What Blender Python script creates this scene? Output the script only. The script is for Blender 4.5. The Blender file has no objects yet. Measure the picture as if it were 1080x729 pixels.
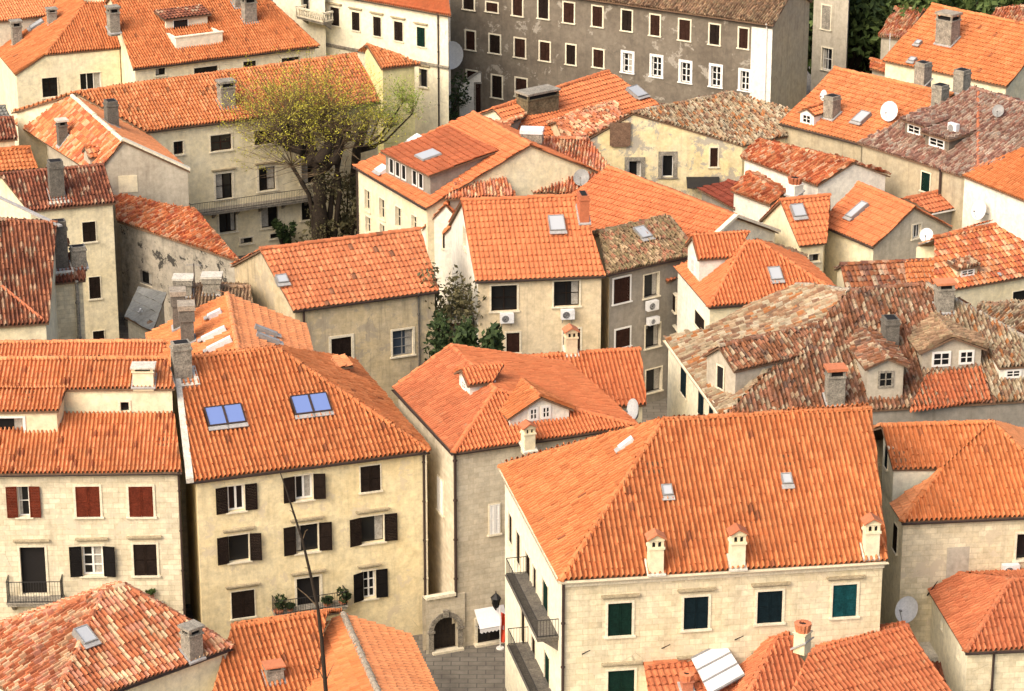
import bpy, bmesh, math, random
import numpy as np
from mathutils import Vector as V, Matrix
random.seed(7); RNG = np.random.default_rng(11)
rad = math.radians
# ------------------------------------------------------------------ camera
F, CX, CY, PITCH, CAMH = 3014.0, 540.0, 364.5, rad(20), 66.0   # focal length in px of a 1080 px wide picture
cP, sP = math.cos(PITCH), math.sin(PITCH)
sc = bpy.context.scene
COL = sc.collection
cam = bpy.data.objects.new('camera', bpy.data.cameras.new('camera')); COL.objects.link(cam)
cam.location = (0, 0, CAMH); cam.rotation_euler = (rad(90) - PITCH, 0, 0)
cam.data.sensor_width = 36; cam.data.lens = 36 * F / 1080; cam.data.clip_end = 3000; cam.data.clip_start = 1
sc.camera = cam
EYE = V((0, 0, CAMH))
def ray(x, y):
    u, v = (x - CX) / F, (y - CY) / F
    return V((u, cP - v * sP, -sP - v * cP))
def at(x, y, h):                                    # point of height h seen at survey position x, y
    r = ray(x, y); return EYE + r * ((h - CAMH) / r.z)
def proj(p):
    d = p - EYE
    z = d.y * cP - d.z * sP; yy = -d.y * sP - d.z * cP
    return CX + F * d.x / z, CY + F * yy / z
class Pl:                                           # a plane through p with normal n
    def __init__(s, p, n): s.p, s.n = V(p), V(n).normalized()
    def hit(s, x, y):
        r = ray(x, y); return EYE + r * ((s.p - EYE).dot(s.n) / r.dot(s.n))
    def z(s, x, y): return s.p.z - (s.n.x * (x - s.p.x) + s.n.y * (y - s.p.y)) / s.n.z
def inward(A, B):
    d = V((B.x - A.x, B.y - A.y, 0)).normalized(); return V((-d.y, d.x, 0))
def slope_plane(A, B, deg):
    w = inward(A, B) * math.cos(rad(deg)) + V((0, 0, math.sin(rad(deg))))
    n = (B - A).cross(w); n = n if n.z > 0 else -n
    return Pl(A, n)
def plane3(a, b, c):
    n = (b - a).cross(c - a); n = n if n.z > 0 else -n
    return Pl(a, n)
# ------------------------------------------------------------------ object helpers
def tag(o, label=None, cat=None, group=None, kind=None):
    if label: o['label'] = label
    if cat: o['category'] = cat
    if group: o['group'] = group
    if kind: o['kind'] = kind
    return o
def empty(name, loc):
    o = bpy.data.objects.new(name, None); COL.objects.link(o); o.location = loc; o.empty_display_size = .5
    return o
def root_of(o):
    while o.parent: o = o.parent
    return o
class MB:
    """collects shapes in world space and links them as one mesh object"""
    def __init__(s): s.v, s.f, s.m, s.uv, s.n = [], [], [], [], 0
    def add(s, verts, faces, mat=0, uvs=None):
        vs = [tuple(p) for p in verts]; b = s.n
        s.v.extend(vs); s.n += len(vs)
        for i, f in enumerate(faces):
            s.f.append([b + k for k in f]); s.m.append(mat)
            s.uv.append([uvs[k] for k in f] if uvs is not None else None)
    def box(s, M, x0, x1, y0, y1, z0, z1, mat=0, tap=0):
        c = []
        for z, t in ((z0, 0), (z1, tap)):
            for x, y in ((x0 + t, y0 + t), (x1 - t, y0 + t), (x1 - t, y1 - t), (x0 + t, y1 - t)):
                c.append(M @ V((x, y, z)))
        s.add(c, [(3, 2, 1, 0), (4, 5, 6, 7), (0, 1, 5, 4), (1, 2, 6, 5), (2, 3, 7, 6), (3, 0, 4, 7)], mat)
    def tube(s, p, q, r0, r1=None, n=8, mat=0, caps=True):
        p, q = V(p), V(q); r1 = r0 if r1 is None else r1
        d = (q - p); d = d.normalized() if d.length > 1e-6 else V((0, 0, 1))
        a = d.orthogonal().normalized(); b = d.cross(a); vs = []
        for c, r in ((p, r0), (q, r1)):
            for k in range(n):
                t = 2 * math.pi * k / n; vs.append(c + a * (r * math.cos(t)) + b * (r * math.sin(t)))
        fs = [(k, (k + 1) % n, n + (k + 1) % n, n + k) for k in range(n)]
        if caps: fs += [tuple(range(n))[::-1], tuple(range(n, 2 * n))]
        s.add(vs, fs, mat)
    def path(s, pts, rs, n=6, mat=0):
        pts = [V(p) for p in pts]; vs = []; a = None
        for i, p in enumerate(pts):
            d = (pts[min(i + 1, len(pts) - 1)] - pts[max(i - 1, 0)]).normalized()
            a = d.orthogonal().normalized() if a is None else (a - d * a.dot(d)).normalized()
            b = d.cross(a)
            for k in range(n):
                t = 2 * math.pi * k / n; vs.append(p + a * (rs[i] * math.cos(t)) + b * (rs[i] * math.sin(t)))
        fs = []
        for i in range(len(pts) - 1):
            for k in range(n):
                fs.append((i * n + k, i * n + (k + 1) % n, (i + 1) * n + (k + 1) % n, (i + 1) * n + k))
        fs += [tuple(range(n))[::-1], tuple(range((len(pts) - 1) * n, len(pts) * n))]
        s.add(vs, fs, mat)
    def prism(s, poly, off, mat=0):                 # polygon extruded along off
        n = len(poly); vs = [V(p) for p in poly] + [V(p) + V(off) for p in poly]
        s.add(vs, [tuple(range(n)), tuple(range(n, 2 * n))[::-1]] + [(k, n + k, n + (k + 1) % n, (k + 1) % n) for k in range(n)], mat)
    def np(s, verts, quads, uvs, mat=0):
        s.add([tuple(p) for p in verts], [tuple(q) for q in quads], mat, [tuple(u) for u in uvs])
    def build(s, name, mats, parent=None, smooth=False):
        if not s.f: return None
        me = bpy.data.meshes.new(name)
        org = V(root_of(parent).location) if parent else V((0, 0, 0))
        v = np.array(s.v, dtype=np.float32) - np.array(org, dtype=np.float32)
        tot = np.array([len(f) for f in s.f], dtype=np.int32)
        lv = np.fromiter((i for f in s.f for i in f), dtype=np.int32, count=int(tot.sum()))
        me.vertices.add(len(v)); me.vertices.foreach_set('co', v.ravel())
        me.loops.add(len(lv)); me.loops.foreach_set('vertex_index', lv)
        me.polygons.add(len(tot)); st = np.concatenate(([0], np.cumsum(tot)[:-1])).astype(np.int32)
        me.polygons.foreach_set('loop_start', st)
        me.polygons.foreach_set('material_index', np.array(s.m, dtype=np.int32))
        me.polygons.foreach_set('use_smooth', np.full(len(tot), bool(smooth)))
        uvl = me.uv_layers.new(name='UVMap')
        flat = []
        for f, u in zip(s.f, s.uv):
            if u is None: flat.extend([0.0] * (2 * len(f)))
            else:
                for a in u: flat.extend((a[0], a[1]))
        uvl.data.foreach_set('uv', np.array(flat, dtype=np.float32))
        for m in (mats if isinstance(mats, (list, tuple)) else [mats]): me.materials.append(M_(m))
        me.update(calc_edges=True); me.validate()
        o = bpy.data.objects.new(name, me); COL.objects.link(o)
        if parent: o.parent = parent
        return o
def frame(o, x, y, z=None):                         # matrix with axes x, y, z at o
    x = V(x).normalized(); y = V(y).normalized(); z = V(z).normalized() if z is not None else x.cross(y)
    return Matrix(((x.x, y.x, z.x, o[0]), (x.y, y.y, z.y, o[1]), (x.z, y.z, z.z, o[2]), (0, 0, 0, 1)))
UP = V((0, 0, 1))
# ------------------------------------------------------------------ materials
MATS = {}
def M_(k): return k if not isinstance(k, str) else MATS[k]
class NT:
    def __init__(s, name):
        s.m = bpy.data.materials.new(name); s.m.use_nodes = True; s.t = s.m.node_tree; s.t.nodes.clear()
        s.out = s.t.nodes.new('ShaderNodeOutputMaterial'); s.b = s.t.nodes.new('ShaderNodeBsdfPrincipled')
        s.t.links.new(s.b.outputs[0], s.out.inputs[0]); MATS[name] = s.m
    def n(s, ty, **kw):
        o = s.t.nodes.new(ty)
        for k, v in kw.items():
            if k.startswith('i_'):
                i = k[2:]; i = int(i) if i.isdigit() else i.replace('_', ' ')
                if hasattr(v, 'is_linked') or hasattr(v, 'links'): s.t.links.new(v, o.inputs[i])
                else: o.inputs[i].default_value = v
            else: setattr(o, k, v)
        return o
    def l(s, a, b): s.t.links.new(a, b)
    def math(s, op, a, b=0.0): 
        o = s.n('ShaderNodeMath', operation=op)
        for i, v in ((0, a), (1, b)):
            if isinstance(v, (int, float)): o.inputs[i].default_value = v
            else: s.l(v, o.inputs[i])
        return o.outputs[0]
    def mix(s, fac, a, b, mode='MIX'):
        o = s.n('ShaderNodeMix', data_type='RGBA', blend_type=mode)
        for i, v in ((0, fac), (6, a), (7, b)):
            if isinstance(v, (int, float)): o.inputs[i].default_value = v
            elif isinstance(v, (tuple, list)): o.inputs[i].default_value = (*v[:3], 1)
            else: s.l(v, o.inputs[i])
        return o.outputs[2]
    def ramp(s, fac, stops, interp='LINEAR'):
        o = s.n('ShaderNodeValToRGB'); r = o.color_ramp; r.interpolation = interp
        while len(r.elements) < len(stops): r.elements.new(.5)
        for e, (p, c) in zip(r.elements, stops):
            e.position = p; e.color = (c, c, c, 1) if isinstance(c, (int, float)) else (*c, 1)
        s.l(fac, o.inputs[0]); return o.outputs[0]
    def noise(s, vec, scale, detail=4, rough=.6, dist=0):
        o = s.n('ShaderNodeTexNoise'); o.inputs['Scale'].default_value = scale; o.inputs['Detail'].default_value = detail
        o.inputs['Roughness'].default_value = rough; o.inputs['Distortion'].default_value = dist
        if vec is not None: s.l(vec, o.inputs['Vector'])
        return o.outputs[0]
    def mapv(s, vec, sx, sy, sz):
        o = s.n('ShaderNodeMapping'); o.inputs['Scale'].default_value = (sx, sy, sz); s.l(vec, o.inputs['Vector']); return o.outputs[0]
    def bump(s, h, strength=.4, dist=.02):
        o = s.n('ShaderNodeBump'); o.inputs['Strength'].default_value = strength; o.inputs['Distance'].default_value = dist
        s.l(h, o.inputs['Height']); s.l(o.outputs[0], s.b.inputs['Normal'])
    def set(s, col=None, rough=.8, spec=.3, metal=0):
        if col is not None:
            if isinstance(col, (tuple, list)): s.b.inputs['Base Color'].default_value = (*col[:3], 1)
            else: s.l(col, s.b.inputs['Base Color'])
        s.b.inputs['Roughness'].default_value = rough; s.b.inputs['Specular IOR Level'].default_value = spec
        s.b.inputs['Metallic'].default_value = metal
        return s.m
def world_pos(N): return N.n('ShaderNodeNewGeometry').outputs['Position']
def roofmat(name, cols, var=.25, lich=0.0, lichcol=(.30, .26, .16), dark=.0, big=.35, rowtint=0.0):
    """tile by tile colours from the tile coordinates, weathering from noise"""
    N = NT(name); uv = N.n('ShaderNodeUVMap').outputs[0]
    fl = N.n('ShaderNodeVectorMath', operation='FLOOR', i_0=uv).outputs[0]
    rnd = N.n('ShaderNodeObjectInfo').outputs['Random']
    w = N.n('ShaderNodeTexWhiteNoise', noise_dimensions='4D'); N.l(fl, w.inputs['Vector']); N.l(rnd, w.inputs['W'])
    c = N.ramp(w.outputs['Value'], cols, 'CONSTANT' if len(cols) > 3 else 'LINEAR')
    P = world_pos(N)
    b = N.ramp(N.noise(P, big, 5, .65), [(.3, 1 - var), (.7, 1 + var * .35)])
    c = N.mix(1, c, b, 'MULTIPLY')
    fine = N.ramp(N.noise(P, 5.5, 4, .7), [(.3, 1 - var * 1.1), (.62, 1.05)]); c = N.mix(1, c, fine, 'MULTIPLY')
    j = N.n('ShaderNodeSeparateColor', i_0=w.outputs['Color']).outputs[1]
    c = N.mix(1, c, N.ramp(j, [(0, 1 - var * .7), (1, 1.08)]), 'MULTIPLY')
    if lich > 0:
        f = N.ramp(N.noise(P, 2.3, 8, .75), [(.62 - lich * .35, 0), (.72 - lich * .25, 1)])
        c = N.mix(N.math('MULTIPLY', f, .75), c, lichcol)
    if dark > 0:
        f = N.ramp(N.noise(P, 1.1, 7, .7, .6), [(.66 - dark * .3, 0), (.78 - dark * .2, 1)])
        c = N.mix(N.math('MULTIPLY', f, .7), c, (.06, .05, .04))
    g = N.noise(P, 14, 3, .6); N.bump(g, .25, .02)
    return N.set(c, .85, .25)
def wallmat(name, base, alt, stain=(.16, .13, .09), st=.35, stone=0.0, streak=.3, patch=None, pf=.0, scale=1.0):
    N = NT(name); uv = N.n('ShaderNodeUVMap').outputs[0]; P = world_pos(N)
    c = N.mix(N.ramp(N.noise(P, .35 * scale, 6, .7), [(.35, 0), (.65, 1)]), base, alt)
    c = N.mix(1, c, N.ramp(N.noise(P, 2.6, 6, .75), [(.3, .74), (.66, 1.08)]), 'MULTIPLY')
    h = N.noise(P, 9, 5, .7)
    if stone > 0:
        br = N.n('ShaderNodeTexBrick'); N.l(uv, br.inputs['Vector'])
        br.inputs['Scale'].default_value = 1; br.inputs['Brick Width'].default_value = .55; br.inputs['Row Height'].default_value = .27
        br.inputs['Mortar Size'].default_value = .016; br.inputs['Mortar Smooth'].default_value = .6
        br.inputs['Color1'].default_value = (1, 1, 1, 1); br.inputs['Color2'].default_value = (.72, .7, .66, 1); br.inputs['Mortar'].default_value = (.62, .58, .5, 1)
        dis = N.mix(.06, uv, N.n('ShaderNodeTexNoise', i_Scale=1.6).outputs[1]); N.l(dis, br.inputs['Vector'])
        c = N.mix(stone, c, N.mix(1, c, br.outputs[0], 'MULTIPLY'))
        h = N.math('ADD', N.math('MULTIPLY', h, .5), N.math('MULTIPLY', br.outputs['Fac'], -stone))
    if patch is not None:
        f = N.ramp(N.noise(P, .75 * scale, 7, .72, .3), [(.60 - pf * .3, 0), (.63 - pf * .3, 1)])
        c = N.mix(f, c, patch)
    f = N.ramp(N.noise(P, .9 * scale, 8, .75), [(.5, 0), (.8, 1)])
    c = N.mix(N.math('MULTIPLY', f, st), c, stain)
    f = N.ramp(N.noise(N.mapv(uv, 2.2, .16, 1), 1, 5, .7), [(.52, 0), (.75, 1)])
    c = N.mix(N.math('MULTIPLY', f, streak), c, stain)
    f = N.ramp(N.noise(P, 4.5, 6, .8), [(.62, 0), (.70, 1)])
    c = N.mix(N.math('MULTIPLY', f, st * .8), c, stain)
    vo = N.n('ShaderNodeTexVoronoi', feature='DISTANCE_TO_EDGE'); vo.inputs['Scale'].default_value = .55
    N.l(N.mix(.12, P, N.n('ShaderNodeTexNoise', i_Scale=2.2, i_Detail=6.0).outputs[1]), vo.inputs['Vector'])
    f = N.math('MULTIPLY', N.ramp(vo.outputs[0], [(0, 1), (.008, 0)]), N.ramp(N.noise(P, .4, 3), [(.58, 0), (.68, .6)]))
    c = N.mix(f, c, stain)
    N.bump(h, .35, .03)
    return N.set(c, .92, .15)
def plain(name, col, rough=.7, var=.15, spec=.3, metal=0, scale=3.0):
    N = NT(name); P = world_pos(N)
    b = N.ramp(N.noise(P, scale, 5, .65), [(.3, 1 - var), (.7, 1 + var * .3)])
    b2 = N.ramp(N.noise(P, scale * 4, 6, .75), [(.35, 1 - var * .9), (.62, 1 + var * .15)])
    N.bump(N.noise(P, scale * 6, 4, .7), min(.5, var), .02)
    return N.set(N.mix(1, N.mix(1, col, b, 'MULTIPLY'), b2, 'MULTIPLY'), rough, spec, metal)
# ------------------------------------------------------------------ tiles
def tile_face(mb, poly, col=.21, row=.42, amp=.055, step=.03, jit=0.0, sag=.02, mat=0, board=1, ns=6, stag=0.0, rr=.33, uc=0.0):
    """barrel tiled sheet over a convex planar polygon: columns run up the slope"""
    P = [V(p) for p in poly]
    n = V((0, 0, 0))
    for i in range(len(P)): n += (P[i] - P[0]).cross(P[(i + 1) % len(P)] - P[0])
    n.normalize(); n = n if n.z > 0 else -n
    up = (UP - n * n.z)
    if up.length < 1e-4: up = V((0, 1, 0))
    up.normalize(); u = up.cross(n)
    A = np.array([[(p - P[0]).dot(u), (p - P[0]).dot(up)] for p in P]); mn = A.min(0); A -= mn
    O = P[0] + u * mn[0] + up * mn[1]; mx = A.max(0)
    nc = int(mx[0] / col) + 2; k = np.arange(nc)
    fr_ = np.array([-.497, -1 / 3, -1 / 6, 0, 1 / 6, 1 / 3, .497]) if ns >= 6 else np.array([-.497, -.25, 0, .25, .497])
    us = (k[:, None] + fr_[None]).ravel() * col; us = us[(us > 0) & (us < mx[0])]
    us = np.unique(np.round(np.concatenate((us, A[:, 0])), 5))
    keep = np.concatenate(([True], np.diff(us) > 2e-4)); keep[-1] = True; us = us[keep]
    cid = np.round(us / col).astype(int)
    nr = int(mx[1] / row) + 2
    vl, sh, ri = [], [], []
    for r in range(nr):
        vl += [r * row - uc, (r + 1) * row - row * .02]; sh += [step, 0.0]; ri += [r, r]
    vl, sh, ri = np.array(vl), np.array(sh), np.array(ri)
    cph = RNG.uniform(-1, 0, nc + 2) * row * stag                    # each column starts a little lower
    VL = vl[None, :] + cph[cid][:, None]
    lo = np.full(len(us), 1e9); hi = np.full(len(us), -1e9)
    for i in range(len(A)):
        a, b = A[i], A[(i + 1) % len(A)]
        if abs(a[0] - b[0]) < 1e-6:
            m = np.abs(us - a[0]) < 1e-3
            lo[m] = np.minimum(lo[m], min(a[1], b[1])); hi[m] = np.maximum(hi[m], max(a[1], b[1])); continue
        m = (us >= min(a[0], b[0]) - 1e-3) & (us <= max(a[0], b[0]) + 1e-3)
        v = a[1] + (us[m] - a[0]) / (b[0] - a[0]) * (b[1] - a[1])
        lo[m] = np.minimum(lo[m], v); hi[m] = np.maximum(hi[m], v)
    bad = lo > hi; lo[bad] = hi[bad] = 0
    x = np.abs(us / col - cid)
    prof = np.sqrt(np.clip(1 - (x / rr) ** 2, 0, 1))
    tab = RNG.normal(0, max(jit, 1e-6), (cid.max() + 2, nr + 1)); tb2 = RNG.normal(0, jit * .8 + 1e-6, cid.max() + 2)
    W = VL + np.where(sh[None] > 0, RNG.normal(0, jit * .9 + 1e-6, (cid.max() + 2, nr + 1))[cid][:, ri], 0)
    W = np.clip(W, lo[:, None], hi[:, None])
    q_ = (W - cph[cid][:, None]) / row
    frc = np.clip(1 - (q_ - np.floor(q_ + 1e-6)), 0, 1)
    stp = np.where(np.abs(W - VL) < jit * 3 + 1e-6, sh[None, :], step * frc)
    Hh = amp * prof[:, None] + stp * (.35 + .65 * prof[:, None])
    if jit > 0: Hh = Hh + np.clip(tab[cid][:, ri], -2.2 * jit, 2.2 * jit) * prof[:, None] + (tb2[cid] * (prof - .3))[:, None]
    ph = RNG.uniform(0, 6, 4)
    Hh = Hh + sag * (np.sin(us[:, None] * .9 + ph[0]) * np.sin(W * 1.1 + ph[1]) + .6 * np.sin(us[:, None] * 2.1 + ph[2]) * np.sin(W * .7 + ph[3]))
    X = np.array(O)[None, None] + us[:, None, None] * np.array(u) + W[..., None] * np.array(up) + Hh[..., None] * np.array(n)
    nu, nv = W.shape
    seed = RNG.integers(0, 500, 2)
    vv = np.broadcast_to((np.arange(nv) // 2 + np.where(np.arange(nv) % 2 == 0, .02, .97))[None], W.shape)
    UVs = np.stack((np.broadcast_to(us[:, None] / col + .5, W.shape) + seed[0], vv + seed[1]), -1)
    i, j = np.meshgrid(np.arange(nu - 1), np.arange(nv - 1), indexing='ij')
    ok = (np.abs(W[:-1, 1:] - W[:-1, :-1]) > 1e-5) | (np.abs(W[1:, 1:] - W[1:, :-1]) > 1e-5)
    i, j = i[ok], j[ok]
    q = np.stack((i * nv + j, (i + 1) * nv + j, (i + 1) * nv + j + 1, i * nv + j + 1), -1)
    used = np.unique(q); remap = np.zeros(nu * nv, int); remap[used] = np.arange(len(used))
    mb.np(X.reshape(-1, 3)[used].tolist(), remap[q].tolist(), UVs.reshape(-1, 2)[used].tolist(), mat)
    if board is not None:
        cen = sum(P, V((0, 0, 0))) / len(P)
        mb.prism([p + (cen - p).normalized() * .04 - n * .035 for p in P], -UP * .10, board)
def ridge_caps(mb, p, q, r=.15, seg=.42, mat=0, lift=.06, jit=0.0):
    jit = max(jit, .03)
    p, q = V(p), V(q); L = (q - p).length
    if L < .2: return
    d = (q - p) / L; s = d.cross(UP).normalized(); t = s.cross(d).normalized(); k = max(1, int(L / seg)); seed = random.randint(600, 9000)
    for i in range(k):
        a = p + d * (i * L / k); b = p + d * ((i + 1) * L / k + .04); vs, uv = [], []
        j = random.uniform(-jit, jit)
        for c, rr in ((a, r * 1.12), (b, r * .92)):
            for m in range(6):
                an = math.pi * (m / 5) ; vs.append(c + s * (rr * 1.1 * math.cos(an)) + t * (rr * math.sin(an) + lift - .05 + j)); uv.append((seed + .5, i + .5))
        mb.add(vs, [(m, m + 1, 7 + m, 6 + m) for m in range(5)] + [(0, 1, 2, 3, 4, 5)], mat, uv)
# ------------------------------------------------------------------ houses
def offset_ring(pts, d):
    n = len(pts); out = []
    for i in range(n):
        a, b, c = pts[i - 1], pts[i], pts[(i + 1) % n]
        n1, n2 = inward(a, b), inward(b, c)
        k = 1 + n1.dot(n2)
        m = (n1 + n2) / k if k > .15 else n1
        out.append(V((b.x + m.x * d, b.y + m.y * d, b.z)))
    return out
STYLE = {  # tile shapes: new ribbed, flat rows, old loose
    'new': dict(col=.21, row=.42, amp=.14, step=.055, uc=.05, jit=.010, sag=.03, stag=.05),
    'rib': dict(col=.24, row=.45, amp=.165, step=.075, uc=.06, jit=.016, sag=.035, stag=.12),
    'flat': dict(col=.30, row=.50, amp=.022, step=.11, jit=.008, sag=.02, stag=.04, uc=.09),
    'old': dict(col=.22, row=.36, amp=.16, step=.06, jit=.045, sag=.06, stag=1.0),
    'far': dict(col=.26, row=.44, amp=.08, step=.03, jit=.008, sag=.02),
}
class House:
    def __init__(s, name, label, cat, wall, group=None):
        s.name, s.label, s.cat, s.wallm, s.group = name, label, cat, wall, group
        s.roofs, s.walls, s.wins, s.root, s.n = [], [], [], None, 0
        s.base = 0.0
    def block(s, A, B, slope, rl, rr, le='g', re='g', bk=1.0, mat='tile_new', st='new', inset=.22, a2=None, b2=None, caps=True, capmat=None, level=True, wall=True, base=-.3):
        pl = slope_plane(A, B, slope); iw = inward(A, B)
        Rl, Rr = pl.hit(*rl), pl.hit(*rr)
        if level:
            zz = (Rl.z + Rr.z) / 2; up = iw * math.cos(rad(slope)) + UP * math.sin(rad(slope))
            Rl = Rl + up * ((zz - Rl.z) / up.z); Rr = Rr + up * ((zz - Rr.z) / up.z)
        def back(E, R, kind):
            if kind == 'g': v = V((R.x - E.x, R.y - E.y, 0))
            else: v = iw * iw.dot(R - E) 
            if kind == 'g': return V((R.x + v.x * bk, R.y + v.y * bk, R.z - bk * (R.z - E.z)))
            return V((E.x + v.x * (1 + bk), E.y + v.y * (1 + bk), R.z - bk * (R.z - E.z)))
        A2 = a2 if a2 is not None else back(A, Rl, le); B2 = b2 if b2 is not None else back(B, Rr, re)
        faces = [[A, B, Rr, Rl], [B2, A2, Rl, Rr]]
        if (Rl - Rr).length < .3: faces = [[A, B, Rl], [B2, A2, Rl]]
        ring = [(A, 1), (B, 1)]
        cp = [(Rl, Rr)]
        if re == 'g': ring.append((Rr, 0))
        else: faces.append([B, B2, Rr]); cp += [(B, Rr), (B2, Rr)]
        ring += [(B2, 1), (A2, 1)]
        if le == 'g': ring.append((Rl, 0))
        else: faces.append([A2, A, Rl]); cp += [(A, Rl), (A2, Rl)]
        s.roof(faces, mat, st, cp if caps else [], capmat)
        w0 = len(s.walls)
        if wall: s.wall(ring, faces, inset, base)
        return dict(A=A, B=B, A2=A2, B2=B2, Rl=Rl, Rr=Rr, front=pl, back=plane3(B2, A2, Rl if (Rl - A2).length > .1 else Rr),
                    left=plane3(A2, A, Rl), right=plane3(B, B2, Rr), w=w0)
    def roof(s, faces, mat='tile_new', st='new', caps=(), capmat=None, board='eave', over=None):
        s.roofs.append((faces, mat, st, caps, capmat, board, over))
    def wall(s, ring, faces, inset=.22, base=-.3, mat=None):
        pts = [p for p, c in ring]; off = offset_ring(pts, inset) if inset else [V(p) for p in pts]
        def under(p, z):
            best = None
            for f in faces:
                pl = plane3(f[0], f[1], f[2]); zz = pl.z(p.x, p.y)
                k = len(f); sg = [((f[(i + 1) % k].x - f[i].x) * (p.y - f[i].y) - (f[(i + 1) % k].y - f[i].y) * (p.x - f[i].x)) / max(.01, math.hypot(f[(i + 1) % k].x - f[i].x, f[(i + 1) % k].y - f[i].y)) for i in range(k)]
                if all(q > -.05 for q in sg) or all(q < .05 for q in sg): best = zz if best is None else min(best, zz)
            return (best if best is not None else z) - .09
        top = [V((p.x, p.y, under(p, p.z))) for p in off]
        idx = [i for i, (p, c) in enumerate(ring) if c]
        for a, i in enumerate(idx):
            j = idx[(a + 1) % len(idx)]; seq = [i]; k = i
            while k != j: k = (k + 1) % len(ring); seq.append(k)
            T = [top[q] for q in seq]; o = V((T[0].x, T[0].y, 0)); e = V((T[-1].x, T[-1].y, 0))
            d = (e - o).normalized(); nrm = V((d.y, -d.x, 0))
            s.walls.append(dict(o=o, d=d, n=nrm, top=[((t - o).dot(d), t.z) for t in T], base=base, holes=[], mat=mat or s.wallm))
        if s.root is None:
            c = sum(off, V((0, 0, 0))) / len(off); s.center = V((c.x, c.y, max(base, 0)))
            s.mkroot(s.center)
        return top
    def mkroot(s, loc):
        if s.root is None:
            s.root = empty(s.name, loc); tag(s.root, s.label, s.cat, s.group)
    def wplane(s, w): W = s.walls[w]; return Pl(W['o'], W['n'])
    def win(s, w, x0, y0, x1, y1, kind='dark', col='shutter_dark', **k):
        """window whose opening was surveyed between x0, y0 and x1, y1 on wall w"""
        W = s.walls[w]; pl = s.wplane(w); xc, yc = (x0 + x1) / 2, (y0 + y1) / 2
        a, b = pl.hit(x0, yc), pl.hit(x1, yc); t, c = pl.hit(xc, y0), pl.hit(xc, y1)
        s0, s1 = sorted(((a - W['o']).dot(W['d']), (b - W['o']).dot(W['d'])))
        k.setdefault('fr', 'stone_trim')
        s.wins.append((w, s0, s1, c.z, t.z, kind, col, k)); W['holes'].append((s0, s1, c.z, t.z))
    def finish(s):
        root = s.root
        # walls with real openings
        mats, mb = [], MB()
        for W in s.walls:
            if W['mat'] not in mats: mats.append(W['mat'])
            mi = mats.index(W['mat'])
            bm = bmesh.new()
            tp = W['top']; L = tp[-1][0]
            loop = [(0, W['base'])] + [(L, W['base'])] + [(a, z) for a, z in reversed(tp)]
            vs = [bm.verts.new((a, z, 0)) for a, z in loop]
            bm.faces.new(vs)
            if W['holes']:
                cuts = [((h, 0, 0), (1, 0, 0)) for q in W['holes'] for h in q[:2]] + [((0, h, 0), (0, 1, 0)) for q in W['holes'] for h in q[2:]]
                for co, no in cuts:
                    bmesh.ops.bisect_plane(bm, geom=bm.verts[:] + bm.edges[:] + bm.faces[:], dist=1e-4, plane_co=co, plane_no=no)
                kill = [f for f in bm.faces if any(q[0] < f.calc_center_median().x < q[1] and q[2] < f.calc_center_median().y < q[3] for q in W['holes'])]
                bmesh.ops.delete(bm, geom=kill, context='FACES')
            bm.verts.ensure_lookup_table(); bm.verts.index_update()
            off = random.uniform(0, 40)
            mb.add([W['o'] + W['d'] * v.co.x + UP * v.co.y for v in bm.verts], [[v.index for v in f.verts] for f in bm.faces], mi, [(v.co.x + off, v.co.y) for v in bm.verts])
            bm.free()
            for (a, b, z0, z1) in W['holes']:
                q = [(a, z0), (b, z0), (b, z1), (a, z1)]
                for i in range(4):
                    p0, p1 = q[i], q[(i + 1) % 4]; D = W['n'] * -.26
                    A_, B_ = W['o'] + W['d'] * p0[0] + UP * p0[1], W['o'] + W['d'] * p1[0] + UP * p1[1]
                    mb.add([A_, B_, B_ + D, A_ + D], [(0, 1, 2, 3)], mi, [(p0[0], p0[1]), (p1[0], p1[1]), (p1[0] + .2, p1[1]), (p0[0] + .2, p0[1])])
        if s.walls: mb.build('wall', mats, root)
        s.roof_objs = []
        for faces, mat, st, caps, capmat, board, over in s.roofs:
            mb = MB(); kw = dict(STYLE[st]); kw.update(over or {})
            for f in faces: tile_face(mb, f, mat=0, board=1, **kw)
            for p, q in caps: ridge_caps(mb, p, q, mat=2 if capmat else 0, jit=kw['jit'] * .5)
            s.roof_objs.append(mb.build('roof', [mat, board] + ([capmat] if capmat else []), root))
        for w in s.wins: window(s, *w)
        return s
def casement(mb, M, a, b, z0, z1, y, mat, nx=2, nz=3, t=.05):
    """window sash bars in the wall frame M (x along, y outward, z up)"""
    mb.box(M, a, a + t, y, y + .05, z0, z1, mat); mb.box(M, b - t, b, y, y + .05, z0, z1, mat)
    mb.box(M, a + t, b - t, y, y + .05, z0, z0 + t, mat); mb.box(M, a + t, b - t, y, y + .05, z1 - t, z1, mat)
    for i in range(1, nx):
        x = a + (b - a) * i / nx; mb.box(M, x - t * .6, x + t * .6, y + .003, y + .053, z0 + t, z1 - t, mat)
    for i in range(1, nz):
        z = z0 + (z1 - z0) * i / nz; mb.box(M, a + t, b - t, y + .006, y + .045, z - t * .35, z + t * .35, mat)
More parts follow.
